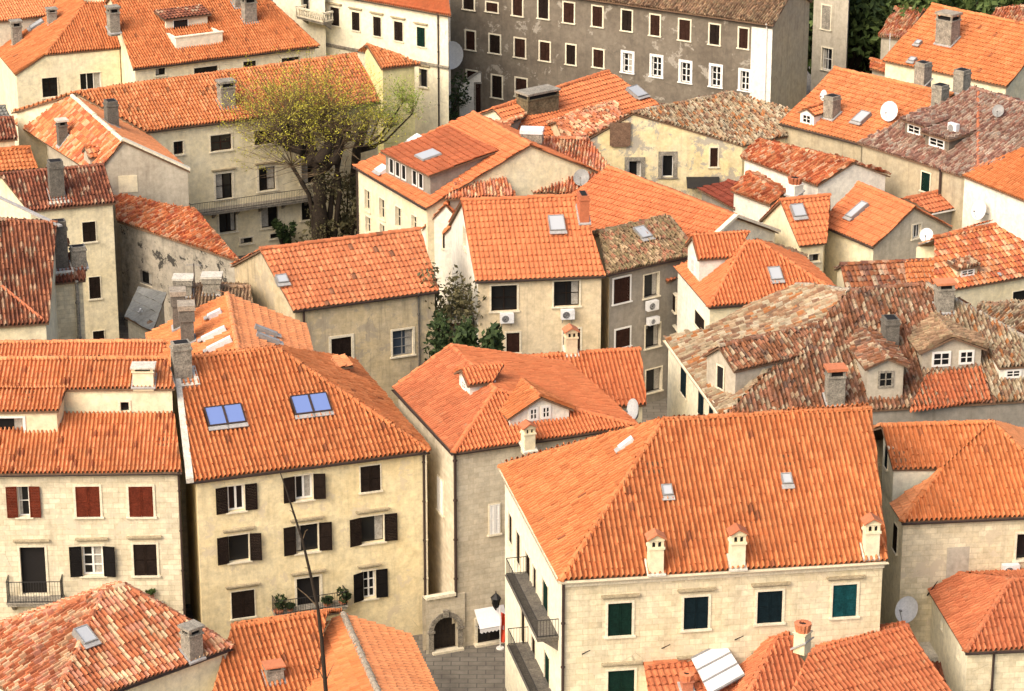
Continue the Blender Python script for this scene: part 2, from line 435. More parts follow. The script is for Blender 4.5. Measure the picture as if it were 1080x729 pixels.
def leaf(mb, M, x0, x1, y, z0, z1, mat=0):
    """one louvred shutter leaf"""
    t = .06
    mb.box(M, x0, x0 + t, y, y + .045, z0, z1, mat); mb.box(M, x1 - t, x1, y, y + .045, z0, z1, mat)
    for z in (z0, (z0 + z1) / 2 - t / 2, z1 - t): mb.box(M, x0 + t, x1 - t, y + .002, y + .043, z, z + t, mat)
    n = max(4, int((z1 - z0) / .09))
    for i in range(n):
        z = z0 + t + (z1 - z0 - 2 * t) * (i + .5) / n
        c = [(x0 + t, y + .006, z + .035), (x1 - t, y + .006, z + .035), (x1 - t, y + .04, z - .035), (x0 + t, y + .04, z - .035)]
        mb.add([M @ V(p) for p in c], [(0, 1, 2, 3)], mat)
def window(h, w, a, b, z0, z1, kind, col, k):
    W = h.walls[w]; M = frame(W['o'], W['d'], W['n'], UP)
    wd, ht = b - a, z1 - z0; t = k.get('t', .11)
    fr = MB()
    if t > 0:
        p = .045
        fr.box(M, a - t, a + .004, -.2, p, z0, z1, 0); fr.box(M, b - .004, b + t, -.2, p, z0, z1, 0)
        fr.box(M, a - t, b + t, -.2, p, z1 + .001, z1 + t, 0)
        fr.box(M, a - t - .06, b + t + .06, -.2, p + k.get('sill', .07), z0 - .09, z0 - .001, 0)
    else:
        fr.box(M, a - .03, b + .03, -.2, .03, z0 - .06, z0 - .002, 0)
    f = fr.build('window', [k['fr']], h.root)
    if k.get('lintel'):
        mb = MB(); e = k.get('le', .22); zz = z1 + k.get('lg', .2)
        mb.box(M, a - e, b + e, -.05, .09, zz, zz + .09, 0); mb.box(M, a - e - .07, b + e + .07, -.05, .19, zz + .091, zz + .18, 0)
        mb.build('cornice', [k.get('lm', 'stone_cornice')], f)
    if kind == 'open' or kind == 'half':
        sw = k.get('sw', wd * .55); so = MB(); so2 = MB()
        t1, t2 = (rad(random.choice((2, 4, 7, 14, 22))) for _ in range(2))
        leaf(so, M @ Matrix.Translation((a - .02, .06, 0)) @ Matrix.Rotation(-t1, 4, 'Z'), -sw, 0, 0, z0 - .01, z1 + .02)
        leaf(so2, M @ Matrix.Translation((b + .02, .06, 0)) @ Matrix.Rotation(t2, 4, 'Z'), 0, sw, 0, z0 - .01, z1 + .02)
        so.build('shutter', [col], f); so2.build('shutter', [col], f)
    if kind == 'shut':
        so, so2 = MB(), MB(); m = (a + b) / 2; y = k.get('y', -.07)
        leaf(so, M, a + .01, m - .006, y, z0 + .01, z1 - .01); leaf(so2, M, m + .006, b - .01, y, z0 + .01, z1 - .01)
        so.build('shutter', [col], f); so2.build('shutter', [col], f)
        pb = MB(); pb.box(M, a - .02, b + .02, -.24, -.2, z0, z1, 0); pb.build('pane', ['void'], f)
        return
    pb = MB(); cs = k.get('cs', 'white_paint')
    pb.box(M, a - .01, b + .01, -.25, -.21, z0 - .01, z1 + .01, 0)
    if cs: casement(pb, M, a + .01, b - .01, z0 + .01, z1 - .01, -.205, 1, k.get('nx', 2), k.get('nz', 3), k.get('ct', .05))
    if kind != 'dark' or wd > .5:                     # a curtain drawn part of the way behind some panes
        q = random.random(); 
        if q < .45 and k.get('glass') != 'void':
            s_ = random.uniform(.2, .5) * wd; x0 = a + .03 if q < .2 else b - .03 - s_
            for i in range(4): pb.box(M, x0 + s_ * i / 4, x0 + s_ * (i + 1) / 4, -.209, -.2085 + .003 * (i % 2), z0 + .05, z1 - .02, 2)
    pb.build('pane', [k.get('glass', 'glass'), cs or 'void', 'curtain'], f)
# ------------------------------------------------------------------ things on roofs
def roof_frame(pl, p):
    """x along the eave, y up the slope, z the roof normal"""
    up = UP - pl.n * pl.n.z; up = up.normalized() if up.length > 1e-4 else V((0, 1, 0))
    return frame(p, up.cross(pl.n), up, pl.n)
def level_frame(pl, p):
    hz = V((-pl.n.x, -pl.n.y, 0)); hz = hz.normalized() if hz.length > 1e-4 else V((0, 1, 0))
    return frame(p, V((hz.y, -hz.x, 0)), hz, UP)     # y points up the slope, horizontally
def skylight(h, ri, pl, x, y, w, ht, kind='white', n=1):
    p = pl.hit(x, y); M = roof_frame(pl, p + pl.n * .15)
    for i in range(n):
        mb = MB(); x0 = -w * n / 2 + w * i; e = .06
        fm = {'white': 'grey_metal', 'blue': 'dark_metal', 'vent': 'white_metal'}[kind]
        mb.box(M, x0, x0 + e, -ht / 2, ht / 2, -.25, .17, 0); mb.box(M, x0 + w - e, x0 + w, -ht / 2, ht / 2, -.25, .17, 0)
        mb.box(M, x0 + e, x0 + w - e, -ht / 2, -ht / 2 + e, -.05, .168, 0); mb.box(M, x0 + e, x0 + w - e, ht / 2 - e, ht / 2, -.05, .168, 0)
        mb.box(M, x0 + e, x0 + w - e, -ht / 2 + e, ht / 2 - e, .08, .14, 1)
        mb.box(M, x0 - .05, x0 + w + .05, -ht / 2 - .25, -ht / 2 - .002, .03, .09, 2)
        mb.build('skylight', [fm, {'white': 'sky_glass', 'blue': 'blue_glass', 'vent': 'white_metal'}[kind], 'lead'], h.roof_objs[ri])
def chimney(h, ri, pl, x, y, w, d, ht, kind='slab', mat='stone_grey', top='mortar_white', ang=0):
    p = pl.hit(x, y); M = level_frame(pl, p) @ Matrix.Rotation(rad(ang), 4, 'Z'); mb = MB(); a, b = w / 2, d / 2
    dn = -(b * math.hypot(pl.n.x, pl.n.y) / pl.n.z + .12)
    if kind == 'gable':                               # plastered stack with arched smoke holes and a tiled gable
        mb.box(M, -a, a, -b, b, dn, ht * .62, 0); mb.box(M, -a - .05, a + .05, -b - .05, b + .05, ht * .62 + .001, ht * .68, 0)
        for xx in (-a, -.06, a - .12): mb.box(M, xx, xx + .12, -b + .01, b - .01, ht * .68 + .001, ht * .86, 0)
        mb.box(M, -a + .12, a - .12, -b + .09, b - .09, ht * .68 + .002, ht * .86, 2)
        for s_ in (-1, 1):                            # arch heads
            for kx in range(5):
                t0, t1 = math.pi * kx / 5, math.pi * (kx + 1) / 5; c = s_ * (a / 2 - .015); r = (a - .18) / 2
                mb.add([M @ V((c + r * math.cos(q), -b + .004, ht * .79 + rr)) for q, rr in ((t0, r * math.sin(t0)), (t1, r * math.sin(t1)), (t1, ht * .072), (t0, ht * .072))], [(0, 1, 2, 3)], 0)
        mb.box(M, -a - .03, a + .03, -b - .03, b + .03, ht * .86 + .001, ht * .89, 0)
        pk = a * .6
        mb.prism([M @ V((-a, -b + .01, ht * .89)), M @ V((a, -b + .01, ht * .89)), M @ V((0, -b + .01, ht * .89 + pk))], (M.to_3x3() @ V((0, 2 * b - .02, 0))), 0)
        for s_ in (-1, 1):
            q = [V((s_ * (a + .12), -b - .1, ht * .89 - .03)), V((s_ * (a + .12), b + .1, ht * .89 - .03)), V((0, b + .1, ht * .89 + pk + .04)), V((0, -b - .1, ht * .89 + pk + .04))]
            mb.prism([M @ z for z in q], (0, 0, .07), 3)
    elif kind == 'slab':                              # stack, four little piers, flat slab
        mb.box(M, -a, a, -b, b, dn, ht * .72, 0); mb.box(M, -a - .06, a + .06, -b - .06, b + .06, ht * .72 + .001, ht * .77, 0)
        for xx in (-a, a - .14):
            for yy in (-b, b - .14): mb.box(M, xx, xx + .14, yy, yy + .14, ht * .77 + .001, ht * .92, 0)
        mb.box(M, -a + .1, a - .1, -b + .1, b - .1, ht * .77 + .002, ht * .85, 2)
        mb.box(M, -a - .1, a + .1, -b - .1, b + .1, ht * .92 + .001, ht, 1)
    elif kind == 'cap':                               # dark waist, white slab
        mb.box(M, -a, a, -b, b, dn, ht * .6, 0); mb.box(M, -a - .08, a + .08, -b - .08, b + .08, ht * .6 + .001, ht * .88, 0, .02)
        mb.box(M, -a - .12, a + .12, -b - .12, b + .12, ht * .88 + .001, ht, 1)
    elif kind == 'pot':
        mb.box(M, -a, a, -b, b, dn, ht * .55, 0); mb.box(M, -a - .05, a + .05, -b - .05, b + .05, ht * .55 + .001, ht * .6, 0)
        for k in range(10):
            t = 2 * math.pi * k / 10; c = M @ V((a * .8 * math.cos(t), b * .8 * math.sin(t), 0))
            mb.tube(c + UP * ht * .58, c * 1 + UP * ht * .95 + (c - p) * .25, .1, .12, 6, 3)
        mb.tube(p + UP * ht * .58, p + UP * ht * .9, a * .7, a * .8, 10, 2)
        mb.tube(p + UP * ht * .7, p + UP * ht * .76, a * .95, a * 1.0, 10, 3)
    elif kind == 'brick':
        mb.box(M, -a, a, -b, b, dn, ht * .8, 0); mb.box(M, -a - .05, a + .05, -b - .05, b + .05, ht * .8 + .001, ht * .86, 0)
        mb.box(M, -a + .01, a - .01, -b + .01, b - .01, ht * .86 + .001, ht, 0); mb.box(M, -a + .12, a - .12, -b + .12, b - .12, ht + .001, ht + .02, 2)
    # flashing round the foot
    pz = lambda xx, yy: pl.z(*(M @ V((xx, yy, 0))).xy) - p.z
    e = .10
    ring = [(-a - e, -b - e), (a + e, -b - e), (a + e, b + e), (-a - e, b + e)]
    mb.prism([M @ V((xx, yy, pz(xx, yy) + .07)) for xx, yy in ring], (0, 0, .08), 1 if kind in ('gable',) else 4)
    return mb.build('chimney', [mat, top, 'void', 'tile_clay', 'lead'], h.roof_objs[ri])
def dormer(h, pl, x, y, w, ht, kind='gable', wallm='plaster_cream', mat='tile_new', st='new', s2=8, win=None, wcol='white_paint', rise=.5, depth=None, ang=0, arch=False, shut=None, over=.15):
    """dormer whose front wall foot centre sits on the roof plane at the surveyed point"""
    p = pl.hit(x, y); M = level_frame(pl, p) @ Matrix.Rotation(rad(ang), 4, 'Z'); sl = math.hypot(pl.n.x, pl.n.y) / pl.n.z; a = w / 2
    mb = MB(); g = lambda xx, yy, zz: M @ V((xx, yy, zz))
    dep = ht / sl if kind == 'gable' else ht / max(.05, sl - math.tan(rad(s2)))
    rz = a * rise
    top = [(-a, 0, ht), (a, 0, ht)] if kind == 'shed' else [(-a, 0, ht), (0, 0, ht + rz), (a, 0, ht)]
    fr = [g(-a, 0, -.5), g(a, 0, -.5)] + [g(*q) for q in reversed(top)]
    mb.add(fr, [tuple(range(len(fr)))], 0, [(q.x + q.y, q.z) for q in fr])
    for sx in (-a, a):
        zb = ht if kind == 'gable' else ht + dep * math.tan(rad(s2))
        q = [g(sx, 0, -.5), g(sx, dep, zb - .1), g(sx, dep, zb), g(sx, 0, ht)]
        mb.add(q, [(0, 1, 2, 3)], 0, [(t.x + t.y, t.z) for t in q])
    d = mb.build('dormer', [wallm], h.root)
    rb = MB(); o = over; kw = dict(STYLE[st]); 
    if kind == 'shed':
        ts = math.tan(rad(s2))
        tile_face(rb, [g(-a - o, -o, ht + .1 - o * ts), g(a + o, -o, ht + .1 - o * ts), g(a + o, dep, ht + .1 + dep * ts), g(-a - o, dep, ht + .1 + dep * ts)], mat=0, board=1, **kw)
    else:
        d2 = (ht + rz) / sl
        for sx in (-1, 1):
            ev = ht - o * rise
            f = [g(sx * (a + o), -o, ev + .1), g(sx * (a + o), dep - o * rise / sl, ev + .1), g(0, d2, ht + rz + .1), g(0, -o, ht + rz + .1)]
            tile_face(rb, f, mat=0, board=1, **kw)
        ridge_caps(rb, g(0, -o, ht + rz + .12), g(0, d2, ht + rz + .12), r=.12)
    rb.build('dormer_roof', [mat, 'eave'], d)
    for (fx, fz, fw, fh) in (win or []):
        wb = MB(); Mw = frame(g(0, 0, 0), M.to_3x3() @ V((1, 0, 0)), M.to_3x3() @ V((0, -1, 0)), UP)
        cx, x0, x1, z0, z1 = fx, fx - fw / 2, fx + fw / 2, fz, fz + fh
        wb.box(Mw, x0, x1, -.02, .015, z0, z1, 1); t = .07
        wb.box(Mw, x0 - t, x0, -.02, .06, z0 - t, z1 + t, 0); wb.box(Mw, x1, x1 + t, -.02, .06, z0 - t, z1 + t, 0)
        wb.box(Mw, x0, x1, -.02, .06, z0 - t, z0, 0); wb.box(Mw, x0, x1, -.02, .06, z1, z1 + t, 0)
        casement(wb, Mw, x0, x1, z0, z1, .012, 0, 2, 2, .05)
        if arch:
            for kx in range(8):
                t0, t1 = math.pi * kx / 8, math.pi * (kx + 1) / 8; r = fw / 2
                wb.add([Mw @ V((cx + r * math.cos(q) * s_, .02, z1 + r * math.sin(q) * s_)) for q, s_ in ((t0, 1), (t1, 1))] + [Mw @ V((cx, .02, z1))], [(0, 1, 2)], 0)
        wb.build('window', [wcol, 'glass'], d)
        if shut:
            sb = MB(); leaf(sb, Mw, x0 - fw * .55, x0 - .08, .07, z0, z1); leaf(sb, Mw, x1 + .08, x1 + fw * .55, .07, z0, z1); sb.build('shutter', [shut], d)
    return d
def pipe(h, w, x, y0=None, mat='dark_metal', r=.06, z1=None, z0=0, s=None):
    W = h.walls[w]; pl = h.wplane(w)
    if s is None: s = (pl.hit(x, y0) - W['o']).dot(W['d'])
    zt = z1 if z1 is not None else np.interp(s, [q[0] for q in W['top']], [q[1] for q in W['top']])
    mb = MB(); c = W['o'] + W['d'] * s + W['n'] * (r + .04)
    mb.tube(c + UP * z0, c + UP * (zt - .15), r, r, 8)
    z = z0 + 1
    while z < zt - .4: mb.tube(c + UP * z, c + UP * (z + .07), r * 1.5, r * 1.5, 8); z += 2.2
    mb.tube(c + UP * (zt - .15), c + UP * (zt + .03) + W['n'] * .12, r, r, 8)
    mb.build('drainpipe', [mat], h.root)
def gutter(h, A, B, mat='dark_metal', r=.085):
    iw = inward(A, B); mb = MB(); n = 7; vs = []
    for E in (A, B):
        for k in range(n):
            t = math.pi * k / (n - 1); vs.append(E - iw * (.05 + r * math.cos(t)) - UP * (r * math.sin(t) + .05))
    fs = [(k, k + 1, n + k + 1, n + k) for k in range(n - 1)]
    mb.add(vs, fs + [tuple(range(n)), tuple(range(n, 2 * n))], 0); mb.build('gutter', [mat], h.root)
def cornice(h, w, zt, dz=.25, dn=.18, mat='stone_trim'):
    W = h.walls[w]; M = frame(W['o'], W['d'], W['n'], UP); mb = MB(); L = W['top'][-1][0]
    mb.box(M, -.05, L + .05, -.05, dn * .5, zt - dz, zt - dz * .5, 0); mb.box(M, -.08, L + .08, -.05, dn, zt - dz * .5 + .001, zt, 0)
    mb.build('cornice', [mat], h.root)
def balcony(h, w, x0, x1, yb, yt, dep=.9, rail='iron', slab='stone_grey', kind='bars', brackets=2):
    W = h.walls[w]; pl = h.wplane(w); M = frame(W['o'], W['d'], W['n'], UP)
    xc = (x0 + x1) / 2; ctr = Pl(W['o'] + W['n'] * dep, W['n'])
    a, b = ((ctr.hit(x, (yb + yt) / 2) - W['o']).dot(W['d']) for x in (x0, x1)); a, b = sorted((a, b))
    z0, z1 = ctr.hit(xc, yb).z, ctr.hit(xc, yt).z
    mb = MB(); mb.box(M, a, b, -.05, dep, z0 - .16, z0, 0); mb.box(M, a - .05, b + .05, -.05, dep + .06, z0 + .001, z0 + .06, 0)
    for i in range(brackets):
        x = a + .2 + (b - a - .4) * i / max(1, brackets - 1)
        mb.prism([M @ V((x - .09, 0, z0 - .16)), M @ V((x - .09, dep * .8, z0 - .16)), M @ V((x - .09, 0, z0 - .75))], (M.to_3x3() @ V((.18, 0, 0))), 0)
    bo = mb.build('balcony', [slab], h.root)
    rb = MB(); zt = max(z1, z0 + .85)
    segs = [((a, .02), (a, dep)), ((a, dep), (b, dep)), ((b, dep), (b, .02))]
    for (p, q) in segs:
        p3, q3 = M @ V((p[0], p[1], 0)), M @ V((q[0], q[1], 0)); L = (q3 - p3).length
        if kind == 'bars':
            for z in (z0 + .12, zt): rb.tube(p3 + UP * z, q3 + UP * z, .022, .022, 5)
            n = max(2, int(L / .13))
            for i in range(n + 1): c = p3.lerp(q3, i / n); rb.tube(c + UP * z0, c + UP * zt, .012, .012, 4, caps=False)
        else:
            dd = (q3 - p3).normalized(); Mb = frame(p3, dd, V((-dd.y, dd.x, 0)), UP)
            rb.box(Mb, -.07, L + .07, -.09, .09, zt - .14, zt, 0); rb.box(Mb, -.07, L + .07, -.07, .07, z0 + .06, z0 + .16, 0)
            n = max(2, int(L / .26))
            for i in range(n + 1):
                c = p3.lerp(q3, i / n)
                for (u0, u1, r0, r1) in ((.16, .35, .05, .085), (.35, .65, .085, .04), (.65, .86, .04, .06)):
                    rb.tube(c + UP * (z0 + u0 * (zt - z0)), c + UP * (z0 + u1 * (zt - z0)), r0, r1, 6, caps=False)
    rb.build('railing', [rail], bo)
    return bo
def air_con(h, w, x, y, label, wd=.85, ht=.6):
    W = h.walls[w]; pl = h.wplane(w); p = pl.hit(x, y); M = frame(p, W['d'], W['n'], UP)
    r = empty('air_conditioner', p); tag(r, label, 'air conditioner', 'air conditioners on the facades')
    mb = MB(); a, c = wd / 2, ht / 2; mb.box(M, -a, a, .12, .44, -c, c, 0); mb.box(M, -a + .02, a - .02, .13, .43, c + .001, c + .02, 0)
    mb.build('casing', ['white_metal'], r)
    fb = MB(); fx = -a * .25
    for k in range(16):
        t0, t1 = 2 * math.pi * k / 16, 2 * math.pi * (k + 1) / 16; R = c * .78
        fb.add([M @ V((fx + R * math.cos(t), .446, R * math.sin(t))) for t in (t0, t1)] + [M @ V((fx, .446, 0))], [(0, 1, 2)], 1)
        fb.tube(M @ V((fx + R * math.cos(t0), .45, R * math.sin(t0))), M @ V((fx + R * math.cos(t1), .45, R * math.sin(t1))), .014, .014, 4, 0)
    for k in range(1, 4):
        for q in range(16):
            t0, t1 = 2 * math.pi * q / 16, 2 * math.pi * (q + 1) / 16; R = c * .78 * k / 4
            fb.tube(M @ V((fx + R * math.cos(t0), .452, R * math.sin(t0))), M @ V((fx + R * math.cos(t1), .452, R * math.sin(t1))), .006, .006, 3, 0, False)
    fb.build('fan_grille', ['white_metal', 'void'], r)
    bb = MB()
    for x_ in (-a * .7, a * .7): bb.box(M, x_ - .02, x_ + .02, .0, .42, -c - .05, -c - .002, 0); bb.box(M, x_ - .02, x_ + .02, .0, .03, -c - .35, -c - .052, 0)
    bb.build('bracket', ['grey_metal'], r)
def dish(p, aim, R, label, mount=.8, col='white_metal', foot=None):
    """satellite dish with its centre at p"""
    p = V(p); n = V(aim).normalized(); a = n.cross(UP).normalized(); b = a.cross(n); r = empty('satellite_dish', foot if foot else p - UP * mount)
    tag(r, label, 'satellite dish', 'satellite dishes')
    mb = MB(); rings = 5; seg = 20; vs = [p - n * R * .22]; 
    for i in range(1, rings + 1):
        rr = R * i / rings
        for k in range(seg):
            t = 2 * math.pi * k / seg; vs.append(p + a * rr * math.cos(t) + b * rr * 1.08 * math.sin(t) + n * (R * .22 * (i / rings) ** 2 - R * .22))
    fs = [(0, 1 + k, 1 + (k + 1) % seg) for k in range(seg)]
    for i in range(rings - 1):
        for k in range(seg): fs.append((1 + i * seg + k, 1 + (i + 1) * seg + k, 1 + (i + 1) * seg + (k + 1) % seg, 1 + i * seg + (k + 1) % seg))
    mb.add(vs, fs); m2 = [v - n * .025 for v in vs]; mb.add(m2, [f[::-1] for f in fs]); mb.build('reflector', [col], r, smooth=True)
    ab = MB(); tip = p + n * R * .85 - b * R * .25
    ab.tube(p - b * R * .95, tip, .02, .02, 5); ab.tube(tip, tip - n * .15, .05, .06, 8); ab.build('feed_arm', ['grey_metal'], r)
    mb = MB(); back = p - n * (R * .22 + .03); f_ = V(r.location)
    mb.path([back, back - n * .22, back - n * .22 - UP * min(mount * .6, .4), f_], [.035] * 4, 6); mb.build('mast', ['grey_metal'], r)
# ------------------------------------------------------------------ the materials of the town
O1, O2, O3 = (0.580, 0.200, 0.071), (0.620, 0.222, 0.082), (0.535, 0.172, 0.059)
roofmat('tile_new', [(0, O3), (.35, O1), (.7, O2), (.985, (0.300, 0.100, 0.041))], .2, .04, (0.300, 0.200, 0.100), dark=.06, big=.25)
roofmat('tile_bright', [(0, (0.570, 0.190, 0.064)), (.4, (0.620, 0.212, 0.073)), (.75, (0.650, 0.235, 0.087)), (.985, (0.360, 0.120, 0.046))], .16, big=.2)
roofmat('tile_red', [(0, (0.470, 0.140, 0.059)), (.5, (0.530, 0.170, 0.073)), (1, (0.580, 0.200, 0.087))], .2, .08)
roofmat('tile_light', [(0, (0.670, 0.260, 0.105)), (1, (0.710, 0.290, 0.123))], .12)
roofmat('tile_clay', [(0, (0.500, 0.160, 0.073)), (1, (0.600, 0.220, 0.101))], .2)
roofmat('tile_worn', [(0, (0.550, 0.160, 0.055)), (.3, (0.660, 0.240, 0.091)), (.55, (0.500, 0.130, 0.055)), (.8, (0.700, 0.360, 0.190))], .25, .22, dark=.25)
roofmat('tile_pink', [(0, (0.550, 0.200, 0.091)), (.2, (0.620, 0.264, 0.159)), (.4, (0.420, 0.140, 0.064)), (.55, (0.680, 0.400, 0.220)), (.75, (0.580, 0.190, 0.082)), (.9, (0.720, 0.500, 0.300))], .25, .15)
roofmat('tile_mottled', [(0, (0.302, 0.107, 0.044)), (.22, (0.462, 0.252, 0.151)), (.38, (0.252, 0.076, 0.033)), (.52, (0.521, 0.386, 0.252)), (.68, (0.403, 0.143, 0.058)), (.84, (0.210, 0.092, 0.059))], .3, .2, dark=.3)
roofmat('tile_old_red', [(0, (0.302, 0.124, 0.058)), (.2, (0.386, 0.168, 0.092)), (.38, (0.227, 0.098, 0.049)), (.55, (0.437, 0.302, 0.185)), (.7, (0.302, 0.151, 0.092)), (.84, (0.504, 0.386, 0.252)), (.93, (0.185, 0.109, 0.076))], .34, .2, (0.252, 0.202, 0.134), dark=.34)
roofmat('tile_dark_red', [(0, (0.300, 0.100, 0.053)), (.35, (0.380, 0.145, 0.077)), (.62, (0.220, 0.080, 0.046)), (.88, (0.480, 0.300, 0.190))], .3, .1, dark=.2)
roofmat('tile_pale', [(0, (0.437, 0.336, 0.210)), (.25, (0.370, 0.210, 0.118)), (.45, (0.521, 0.428, 0.294)), (.62, (0.269, 0.151, 0.092)), (.74, (0.420, 0.302, 0.185)), (.9, (0.437, 0.178, 0.065))], .3, .25, (0.319, 0.277, 0.168), dark=.35)
roofmat('tile_purple', [(0, (0.386, 0.210, 0.143)), (.2, (0.462, 0.319, 0.227)), (.45, (0.302, 0.160, 0.118)), (.65, (0.504, 0.395, 0.302)), (.82, (0.353, 0.168, 0.118))], .28, .2, (0.353, 0.286, 0.218), dark=.3)
roofmat('tile_mossy', [(0, (0.300, 0.200, 0.110)), (.3, (0.360, 0.160, 0.095)), (.55, (0.240, 0.160, 0.090)), (.8, (0.460, 0.320, 0.190))], .3, .4, (0.220, 0.190, 0.090), dark=.35)
roofmat('tile_brown', [(0, (0.360, 0.220, 0.130)), (.3, (0.420, 0.260, 0.150)), (.6, (0.280, 0.170, 0.100)), (.85, (0.500, 0.340, 0.200))], .3, .35, (0.260, 0.220, 0.120), dark=.3)
roofmat('slate', [(0, (0.200, 0.190, 0.160)), (1, (0.270, 0.260, 0.220))], .25)
wallmat('plaster_cream', (.78, .67, .42), (.84, .75, .53), st=.25, streak=.22)
wallmat('plaster_warm', (.80, .65, .36), (.84, .72, .45), st=.3, streak=.3, stone=.15, patch=(.66, .55, .36), pf=.1)
wallmat('plaster_yellow', (.82, .66, .34), (.80, .69, .45), st=.35, streak=.3, patch=(.45, .40, .31), pf=.25)
wallmat('plaster_white', (.84, .79, .66), (.78, .73, .62), st=.25, streak=.25)
wallmat('plaster_beige', (.70, .56, .34), (.75, .62, .41), st=.35, streak=.4)
wallmat('plaster_dark', (.15, .122, .09), (.215, .18, .135), stain=(.07, .06, .05), st=.5, streak=.4, patch=(.34, .30, .24), pf=.05)
wallmat('plaster_grey', (.46, .40, .30), (.54, .48, .37), st=.4, streak=.4)
wallmat('plaster_sooty', (.30, .27, .22), (.46, .41, .32), stain=(.03, .028, .025), st=1.0, patch=(.06, .055, .047), pf=.12, streak=.4, stone=.3)
wallmat('stone_warm', (.78, .66, .42), (.85, .75, .53), st=.35, streak=.3, stone=.65, patch=(.64, .54, .37), pf=.1)
wallmat('stone_pale', (.78, .68, .47), (.85, .76, .56), st=.35, streak=.3, stone=.75, patch=(.62, .54, .39), pf=.1)
wallmat('stone_rough', (.62, .53, .38), (.70, .62, .46), st=.35, streak=.2, stone=.5)
wallmat('plaster_peeling', (.58, .47, .28), (.50, .41, .26), st=.5, streak=.35, patch=(.30, .26, .19), pf=.35, stone=.15)
wallmat('plaster_blotchy', (.68, .54, .31), (.58, .48, .32), st=.55, streak=.7, patch=(.46, .38, .26), pf=.25, stone=.3)
wallmat('plaster_dark_grey', (.26, .235, .19), (.34, .30, .24), st=.5, streak=.5)  # dark grey brown plaster
plain('stone_trim', (.80, .71, .52), .85, .2)
plain('stone_cornice', (.46, .38, .24), .9, .35)
plain('stone_grey', (.36, .32, .25), .9, .5)
plain('stone_dark', (.17, .15, .12), .9, .4)
plain('mortar_white', (.70, .64, .52), .85, .3)
plain('mortar_grey', (.42, .35, .26), .95, .4)
plain('white_paint', (.80, .77, .70), .5, .08)
plain('red_trim', (.42, .13, .07), .8, .2)
plain('white_metal', (.74, .73, .70), .6, .15)
plain('grey_metal', (.28, .27, .25), .5, .2)
plain('dark_metal', (.055, .035, .028), .5, .2)
plain('cream_metal', (.74, .66, .48), .6, .1)
plain('lead', (.40, .38, .35), .7, .25)
plain('iron', (.022, .02, .018), .6, .2)
plain('eave', (.20, .12, .07), .95, .3)
plain('void', (.012, .010, .009), .9, .1)
plain('shutter_dark', (.022, .014, .010), .8, .4, .08)
plain('shutter_black', (.012, .010, .009), .8, .4, .08)
plain('shutter_brown', (.045, .02, .013), .8, .4, .08)
plain('shutter_red', (.15, .03, .014), .8, .4, .08)
plain('shutter_green', (.006, .024, .016), .8, .4, .08)
plain('shutter_teal', (.008, .06, .065), .8, .4, .08)
plain('shutter_night', (.006, .015, .019), .8, .4, .08)
plain('wood_dark', (.03, .022, .016), .7, .4)
plain('canvas_white', (.78, .76, .74), .8, .06)
plain('canvas_cream', (.62, .55, .40), .8, .1)
plain('cloth_red', (.62, .07, .03), .8, .15)
plain('bark', (.04, .028, .018), .95, .4, scale=6)
plain('twig', (.16, .11, .06), .95, .3)
plain('clay', (.50, .19, .10), .9, .2)
def glassy(name, col, rough=.12, spec=.6):
    N = NT(name); N.set(col, rough, spec)
glassy('glass', (.012, .012, .012), .1, .22); glassy('sky_glass', (.42, .43, .43), .2); glassy('blue_glass', (.15, .21, .43), .06, .8); glassy('glass_blue', (.05, .065, .085), .15, .3)
def leafmat(name, a, b):
    N = NT(name); P = world_pos(N)
    w = N.n('ShaderNodeTexWhiteNoise', noise_dimensions='3D'); N.l(N.n('ShaderNodeVectorMath', operation='FLOOR', i_0=N.mapv(P, 4, 4, 4)).outputs[0], w.inputs['Vector'])
    N.set(N.ramp(w.outputs['Value'], [(0, a), (1, b)]), .75, .2)
leafmat('leaf_dark', (.014, .026, .008), (.05, .075, .022)); leafmat('leaf_mid', (.045, .075, .018), (.12, .16, .045)); leafmat('leaf_bud', (.36, .33, .03), (.52, .48, .07))
leafmat('leaf_dry', (.07, .065, .03), (.13, .11, .05)); leafmat('leaf_lime', (.18, .26, .03), (.34, .40, .06))
N = NT('paving'); P = world_pos(N)
br = N.n('ShaderNodeTexBrick'); N.l(P, br.inputs['Vector']); br.inputs['Scale'].default_value = 1; br.inputs['Brick Width'].default_value = .9; br.inputs['Row Height'].default_value = .5
br.inputs['Color1'].default_value = (.22, .195, .155, 1); br.inputs['Color2'].default_value = (.17, .15, .12, 1); br.inputs['Mortar'].default_value = (.10, .09, .075, 1); br.inputs['Mortar Size'].default_value = .03
N.bump(br.outputs['Fac'], -.3, .02); N.set(N.mix(N.ramp(N.noise(P, .8, 6, .7), [(.4, 0), (.7, .7)]), br.outputs[0], (.08, .07, .058)), .8, .25)
plain('grass_ground', (.07, .085, .03), .95, .4, scale=.3)
roofmat('tile_worn_new', [(0, (0.600, 0.220, 0.082)), (.3, (0.650, 0.250, 0.095)), (.65, (0.700, 0.290, 0.123)), (.965, (0.340, 0.110, 0.046))], .18, .05, dark=.08)
roofmat('tile_red_new', [(0, (0.560, 0.170, 0.064)), (.5, (0.590, 0.190, 0.073)), (1, (0.620, 0.210, 0.082))], .12)
wallmat('plaster_bright', (.86, .79, .58), (.82, .76, .57), st=.15, streak=.12)
roofmat('tile_red_wx', [(0, (0.560, 0.180, 0.073)), (.45, (0.600, 0.200, 0.082)), (.8, (0.650, 0.250, 0.109)), (.97, (0.260, 0.110, 0.055))], .22, .1, dark=.15)
roofmat('tile_old_mix', [(0, (0.500, 0.140, 0.055)), (.3, (0.580, 0.220, 0.091)), (.55, (0.420, 0.110, 0.046)), (.8, (0.660, 0.380, 0.220))], .28, .15, dark=.22)
